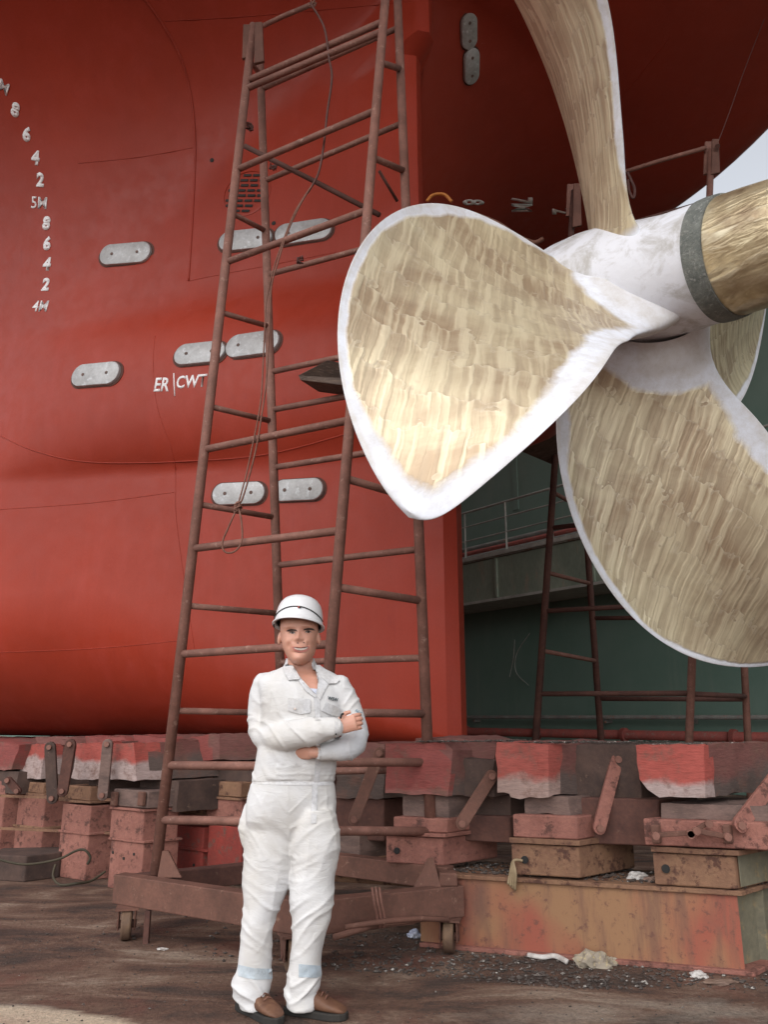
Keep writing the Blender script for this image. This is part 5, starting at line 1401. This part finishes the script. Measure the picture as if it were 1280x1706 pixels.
def drape(poly, bvh, name, m_, parent, off=.004, th=.0015, cuts=3, fall=None, bulge_=0.0):
    bm = bmesh.new(); vs = [bm.verts.new((x, y, 0)) for x, y in poly]
    bm.faces.new(vs); bmesh.ops.triangulate(bm, faces=bm.faces)
    bmesh.ops.subdivide_edges(bm, edges=bm.edges, cuts=cuts, use_grid_fill=True)
    bmesh.ops.triangulate(bm, faces=bm.faces)
    bd = {v for v in bm.verts if v.is_boundary}
    data = {}
    last = None
    for v in bm.verts:
        d = ray(v.co.x, v.co.y).normalized(); loc, nr, ix, ds = bvh.ray_cast(CAMP, d, 30)
        if loc is None or (fall and abs(loc.y - fall) > .12):
            loc = P(v.co.x, v.co.y, fall or 3.75); nr = -d
        if nr.dot(d) > 0: nr = -nr
        nr = (nr - d * .8).normalized()
        data[v] = (loc, nr)
    r_ = bmesh.ops.extrude_face_region(bm, geom=bm.faces[:])
    top = {v for v in r_['geom'] if isinstance(v, bmesh.types.BMVert)}
    low = [v for v in bm.verts if v not in top]
    key = {(round(v.co.x, 3), round(v.co.y, 3)): data[v] for v in low}
    bkey = {(round(v.co.x, 3), round(v.co.y, 3)) for v in bd}
    for v in bm.verts:
        k_ = (round(v.co.x, 3), round(v.co.y, 3)); loc, nr = key[k_]
        o_ = off + (th + (0 if k_ in bkey else bulge_) if v in top else 0)
        v.co = loc + nr * o_ - MO
    bmesh.ops.recalc_face_normals(bm, faces=bm.faces)
    me = bpy.data.meshes.new(name); bm.to_mesh(me); bm.free(); me.materials.append(m_)
    me.polygons.foreach_set('use_smooth', [True] * len(me.polygons)); me.set_sharp_from_angle(angle=R(50))
    o = bpy.data.objects.new(name, me); col.objects.link(o); o.parent = parent
    if parent != man: o.matrix_parent_inverse = Matrix.Identity(4)
    return o
# face
def flat(name, c, rough=.5):
    m, nt, b = nodes(name); v = coords(nt); n1 = tex(nt, 'ShaderNodeTexNoise', v, Scale=60.0, Detail=3.0)
    nt.links.new(mix(nt, ramp(nt, n1.outputs[0], [(.3, 0.0), (.7, 1.0)]), tuple(x * .85 for x in c), tuple(min(x * 1.12, 1) for x in c)), b.inputs['Base Color']); b.inputs['Roughness'].default_value = rough
    return m
EYEW, IRIS, HAIRM, LIP, TEETH = flat('eye_white', (.36, .29, .26), .3), flat('iris_brown', (.035, .02, .015), .25), flat('dark_hair', (.05, .028, .02), .7), flat('lips', (.50, .19, .155), .45), flat('teeth', (.62, .52, .46), .3)
def ell(cx, cy, a, b_, n=12, rot=0):
    return [(cx + a * math.cos(t * 2 * math.pi / n) * math.cos(rot) - b_ * math.sin(t * 2 * math.pi / n) * math.sin(rot), cy + a * math.cos(t * 2 * math.pi / n) * math.sin(rot) + b_ * math.sin(t * 2 * math.pi / n) * math.cos(rot)) for t in range(n)]
for cx, cy, s_ in ((487.2, 1054.4, -1), (513.4, 1053.0, 1)):
    ey = drape([(cx - 4.6, cy + .3), (cx - 2.6, cy - 1.3), (cx, cy - 1.8), (cx + 2.6, cy - 1.3), (cx + 4.6, cy + .3), (cx + 2.4, cy + 1.2), (cx, cy + 1.5), (cx - 2.4, cy + 1.2)], BB, 'eye', EYEW, man, .0008, .0012, 2)
    drape(ell(cx + .3, cy - .1, 2.1, 1.75, 10), BB, 'iris', IRIS, ey, .0022, .0008, 1)
    drape([(cx - 6, cy + 1.0), (cx - 3.4, cy - 1.9), (cx, cy - 3.0), (cx + 3.4, cy - 1.9), (cx + 6, cy + .9), (cx + 2.8, cy - .5), (cx, cy - 1.0), (cx - 2.8, cy - .5)], BB, 'eyelid', HAIRM, ey, .002, .0012, 2)
for pts in ([(477, 1051.6), (480, 1049.0), (486, 1047.6), (493, 1048.6), (496, 1052.0), (487, 1051.2), (481, 1052.2)], [(505, 1050.2), (507, 1047.4), (514, 1045.9), (520.5, 1046.7), (525, 1050.4), (519, 1049.8), (513, 1049.7)]):
    drape(pts, BB, 'eyebrow', HAIRM, man, .0008, .002, 2)
drape([(486, 1076.9), (493, 1077.3), (501, 1078.2), (509, 1076.9), (516.5, 1076), (514, 1081.6), (508.5, 1086), (501, 1087.4), (493.5, 1086.2), (488.5, 1082.2)], BB, 'lips', LIP, man, .0012, .002, 3)
drape([(489.6, 1078.9), (495, 1079.3), (501, 1079.9), (508, 1079.1), (513, 1078.1), (510.2, 1080.9), (506, 1082.6), (501, 1083.2), (495.8, 1082.5), (492, 1081.0)], BB, 'teeth', TEETH, man, .0036, .0012, 3)
drape([(488.6, 1078.0), (495, 1078.2), (501, 1079.0), (508, 1078.0), (513.8, 1077.4), (508, 1079.2), (501, 1079.9), (495, 1079.4)], BB, 'mouth_line', IRIS, man, .0046, .001, 2)
for cx, cy in ((496.0, 1071.2), (506.2, 1070.6)): drape(ell(cx, cy, 1.7, .95, 8), BB, 'nostril', flat('nostril', (.10, .035, .028)), man, .002, .0008, 1)
# short hair under the helmet
hair = MB()
hair.rings(loft_px([(498.5, 1055, 32.0, .100, HY + .022), (498.8, 1040, 33, .112, HY + .022), (499, 1030, 32.5, .112, HY + .012), (499, 1018, 28, .10, HY + .01), (500, 1006, 14, .05, HY + .01)], 40))
hair.build('hair', HAIRM, man, smooth=True)

# helmet
def helmet_mat():
    m, nt, b = nodes('white_helmet_shell'); b.inputs['Base Color'].default_value = (.72, .72, .73, 1); b.inputs['Roughness'].default_value = .28
    n1 = tex(nt, 'ShaderNodeTexNoise', coords(nt), Scale=18.0, Detail=7.0, Roughness=.7)
    nt.links.new(mix(nt, ramp(nt, n1.outputs[0], [(.6, 0.0), (.75, .35)]), (.72, .72, .73), (.56, .54, .51)), b.inputs['Base Color']); return m
HELM = helmet_mat()
hc = P(497.6, 1041, HY + .0)
HR = Matrix.Rotation(R(-9), 3, 'X') @ Matrix.Rotation(R(3.5), 3, 'Y')
def hpt(x, y, z): return hc + HR @ Vector((x, y, z))
NHs = 56
rg = []
def ringh(a_, bf, bb, z, vis=0.0, drop=0.0):
    out = []
    for k in range(NHs):
        t = 2 * math.pi * k / NHs; c, s_ = math.cos(t), math.sin(t)
        fr_ = max(0, -s_)
        y = s_ * (bb if s_ > 0 else bf) - vis * fr_ ** 2
        out.append(hpt(a_ * c, y, z - drop * fr_ ** 2))
    return out
prof = [(1.0, .0), (.995, .02), (.975, .045), (.93, .07), (.85, .094), (.72, .113), (.54, .126), (.33, .133), (.12, .1355), (.02, .136)]
out_ = [ringh(.1185, .142, .142, .0045, .012), ringh(.128, .152, .152, -.006, .022, .004), ringh(.1285, .153, .153, -.009, .023, .004)]
shell_ = [ringh(.126, .149, .149, -.010, .020, .004), ringh(.129, .1535, .153, -.009, .023, .004), ringh(.1288, .153, .1528, -.004, .0225, .003), ringh(.1185, .140, .140, .006, .010)] + [ringh(.117 * a_, .138 * a_, .138 * a_, z + .006) for a_, z in prof[1:]]
inner = [ringh(.112 * a_, .133 * a_, .133 * a_, z - .002) for a_, z in prof[::-1][:-1]] + [ringh(.113, .135, .135, -.004, .008), ringh(.126, .149, .149, -.010, .020, .004)]
hm = MB().rings(shell_, caps=False).add([], [])
hm.rings(inner, caps=False)
hm.v and None
n0 = len(hm.v)
hm.f.append(tuple(range(len(shell_) * NHs - NHs, len(shell_) * NHs)))
helmet = hm.build('helmet', HELM, man, auto=35)
st = []
for k in range(45):
    t = math.pi + .12 + (math.pi - .24) * k / 44
    c, s_ = math.cos(t), math.sin(t); up = .018 + .036 * max(0, -s_) ** 1.6
    kk = interp(up, [z + .006 for a_, z in prof], [a_ for a_, z in prof])
    st.append(hpt(.1185 * c * kk, s_ * .140 * kk, up))
MB().tube(st, .0030, 6).build('helmet_cord', BLACK, helmet, smooth=True)
EMB = flat('emblem_red', (.35, .05, .04))
for dx, m_ in ((.002, EMB), (.010, BLACK)):
    kk = interp(.050, [z + .006 for a_, z in prof], [a_ for a_, z in prof])
    MB().lathe([(-.002, .0045), (.003, .0045), (.0035, .003)], hpt(dx + .006, -.141 * kk, .049), HR @ Vector((0, -1, .3)), 12).build('emblem', m_, helmet)
MB().tube([hpt(-.119, -.01, .002), hpt(-.121, -.012, -.012), hpt(-.117, -.005, -.022)], .004, 8).build('strap_anchor', BLACK, helmet, smooth=True)
hb_ = [ringh(.108, .128, .13, -.001), ringh(.108, .128, .13, .02), ringh(.104, .124, .126, .02), ringh(.104, .124, .126, -.001)]
MB().rings(hb_ + [hb_[0]], caps=False).build('headband', BLACK, helmet, smooth=True)

# collar, placket, pockets, patches, tape
CLOTH2 = worn('coverall_trim', (.60, .60, .615), (.54, .52, .50), rough=.85, scale=8, fine=60, bs=.3)
PATCH = worn('pale_blue_patch', (.52, .57, .66), (.60, .63, .68), rough=.8, scale=8)
TAPE = worn('reflective_tape', (.40, .47, .53), (.50, .55, .58), rough=.35, scale=8, spec=.6)
SHIRT = worn('white_undershirt', (.56, .58, .68), (.5, .52, .6), rough=.8)
def dr(poly, nm, m_=None, off=.004, th=.003, cuts=3, fall=None, par=None, bulge_=0.0): return drape(poly, CBV, nm, m_ or CLOTH2, par or man, off, th, cuts, fall, bulge_)
NY = HY - .09
drape([(514, 1147), (531, 1149), (531, 1158), (527, 1164), (518, 1154)], BB, 'undershirt', SHIRT, man, .006, .003, 3)
dr([(477, 1106), (485, 1108), (494, 1118), (501, 1130), (497, 1133), (481, 1134), (475, 1124), (471, 1114)], 'collar', off=.006, th=.005, fall=HY - .05)
dr([(524, 1110), (531, 1110), (540, 1116), (553, 1125), (566, 1134), (561, 1139), (547, 1140), (538, 1132), (530, 1124), (526, 1118)], 'collar', off=.006, th=.005, fall=HY - .05)
dr([(497, 1128), (501, 1129), (516, 1146), (528, 1158), (525, 1163), (510, 1152), (498, 1136)], 'lapel', off=.003, th=.004, fall=HY - .1)
dr([(527, 1112), (532, 1124), (547, 1140), (541, 1150), (533, 1166), (527, 1160), (530, 1138)], 'lapel', off=.003, th=.004, fall=HY - .1)
rgs = []
for (cx, py, h, hd, Y, tk) in ((501, 1114, 31, .078, HY + .035, 0), (500.5, 1104, 25.5, .068, HY + .045, 0), (500, 1097, 23.5, .064, HY + .052, 0), (500, 1096, 21.5, .060, HY + .052, 0), (500.5, 1104, 22.5, .062, HY + .045, 0), (501, 1114, 27, .072, HY + .035, 0)):
    c = P(cx, py, Y); hw = px_hw(cx, py, h, Y)
    rgs.append([c + Vector((hw * math.cos(a_), hd * math.sin(a_), -.012 * max(0, -math.sin(a_)))) for a_ in [R(-36 + 252 * k_ / 40) for k_ in range(41)]])
cs = MB(); nn = 41
cs.v = [q for g_ in rgs for q in g_]
for i in range(6):
    for k_ in range(nn - 1):
        i2 = (i + 1) % 6; cs.f.append((i * nn + k_, i * nn + k_ + 1, i2 * nn + k_ + 1, i2 * nn + k_))
cs.f += [tuple(i * nn for i in range(6)), tuple(i * nn + nn - 1 for i in range(6))[::-1]]
cs.build('collar_stand', CLOTH2, man, smooth=True)
pk = dr([(480, 1163), (517, 1165), (517, 1187), (500, 1190), (480, 1184)], 'pocket_flap', off=.002, th=.004)
MB().lathe([(-.001, .0055), (.0035, .0055), (.004, .003)], hit(492, 1181, CBV)[0] + Vector((0, -.007, 0)), (0, -1, 0), 12).build('button', TEETH, pk)
pk = dr([(543, 1170), (577, 1184), (570, 1194), (552, 1192), (536, 1184)], 'pocket_flap', off=.002, th=.004)
for a_, b_ in (((524, 1160), (526, 1200)), ((528, 1250), (524, 1303)), ((521, 1306), (519, 1372))):
    dr([(a_[0] - 1, a_[1]), (a_[0] + 8, a_[1]), (b_[0] + 8, b_[1]), (b_[0] - 1, b_[1])], 'placket', off=.001, th=.0028, cuts=5)
dr([(422, 1300), (440, 1301), (480, 1302), (520, 1303), (553, 1302), (553, 1308), (520, 1309), (480, 1308), (440, 1307), (422, 1306)], 'waistband', off=.000, th=.002, cuts=5, fall=None)
dr([(402, 1392), (404, 1390), (430, 1424), (450, 1470), (420, 1475), (404, 1460)], 'thigh_pocket', off=.001, th=.003, cuts=4) if False else None
dr([(397, 1607), (424, 1613), (453, 1614), (453, 1631), (424, 1632), (397, 1626)], 'reflective_band', TAPE, .0015, .0015, 4)
dr([(498, 1606), (534, 1609), (535, 1629), (498, 1628)], 'reflective_band', TAPE, .0015, .0015, 4)
dr([(558.5, 1192), (564, 1194), (567.5, 1204), (567.5, 1222), (563, 1231), (557, 1230)], 'cuff', CLOTH2, .002, .003, 3)
dr([(527, 1240), (533, 1240), (533, 1264), (528, 1263)], 'cuff', CLOTH2, .002, .003, 3)
MB().lathe([(0, .004), (.003, .004), (.0035, .002)], hit(560, 1223, CBV)[0] + Vector((0, -.008, 0)), (0, -1, 0), 10).build('button', BLACK, man)
MB().tube([P(567, 1197, 3.625), P(569, 1191, 3.63), P(572, 1189, 3.65)], .005, 8).build('wrist_strap', BLACK, man, smooth=True)
def word(ch, px, py, size, m_, nm, bold=.02, tilt=0):
    loc, nr = hit(px, py, CBV)
    cu = bpy.data.curves.new('t', 'FONT'); cu.body = ch; cu.size = 1; cu.align_x = 'CENTER'; cu.align_y = 'CENTER'; cu.offset = bold; cu.resolution_u = 2; cu.extrude = .02
    to = bpy.data.objects.new('t', cu); col.objects.link(to)
    me = bpy.data.meshes.new_from_object(to.evaluated_get(bpy.context.evaluated_depsgraph_get())); bpy.data.objects.remove(to)
    x = Vector((1, 0, 0)); x = (Matrix.Rotation(-tilt, 3, 'Y') @ x); x -= nr * x.dot(nr); x.normalize(); y = nr.cross(x)
    M_ = Matrix((x * size, y * size, nr * size)).transposed().to_4x4(); M_.translation = loc + nr * .005 - MO
    me.transform(M_); me.materials.clear(); me.materials.append(m_)
    o = bpy.data.objects.new(nm, me); col.objects.link(o); o.parent = man
word('WSW', 554, 1165, .022, flat('logo_thread', (.06, .08, .09), .8), 'chest_logo', .03, -.05)
word('AEC', 597, 1187, .022, flat('blue_thread', (.12, .25, .33), .8), 'sleeve_lettering', .0, -.3)

# boots
LEATHER = worn('brown_boot_leather', (.11, .05, .032), (.17, .085, .05), (.25, .15, .085), rough=.6, scale=14, th=.6)
def boot(cx, cy, dx, dy, L=.30):
    d = Vector((dx, dy, 0)).normalized(); s_ = Vector((-d.y, d.x, 0)); c = Vector((cx, cy, 0)); rg = []
    for t, w, h in ((a_ * .88, b2 * .95, c2) for a_, b2, c2 in ((-.085, .018, .06), (-.08, .032, .085), (-.05, .040, .12), (.0, .042, .128), (.035, .041, .118), (.075, .043, .098), (.12, .047, .078), (.17, .047, .062), (.20, .040, .050), (.222, .030, .042), (.23, .012, .03))):
        q = []
        for k in range(20):
            a = 2 * math.pi * k / 20; ca, sa = math.cos(a), math.sin(a)
            q.append(c + d * t + s_ * w * math.copysign(abs(ca) ** .8, ca) + Vector((0, 0, .026 + (h - .026) * (.5 + .5 * math.copysign(abs(sa) ** .75, sa)))))
        rg.append(q)
    bt = MB().rings(rg).build('boot', LEATHER, man, smooth=True)
    out = []
    for t, w in ((-.092, .020), (-.085, .034), (-.05, .043), (.0, .042), (.06, .044), (.13, .054), (.18, .052), (.215, .040), (.238, .018)):
        out.append((t * .88, w * .92))
    poly = [c + d * t + s_ * w for t, w in out] + [c + d * t - s_ * w for t, w in out[::-1]]
    MB().prism([(p_.x, p_.y) for p_ in poly], .0, .03).build('sole', BLACK, bt, bevel=.005)
    for i in range(4):
        q = c + d * (.055 + i * .020); z = .112 - i * .010
        MB().tube([q - s_ * .022 + Vector((0, 0, z - .006)), q + Vector((0, 0, z + .004)), q + s_ * .022 + Vector((0, 0, z - .006))], .0028, 6).build('lace', ROPE, bt)
aL = P(420, 1684, 3.83); aR = P(503, 1684, 3.81)
boot(aL.x - .01, aL.y + .02, .72, -.69); boot(aR.x, aR.y + .02, .95, -.31)
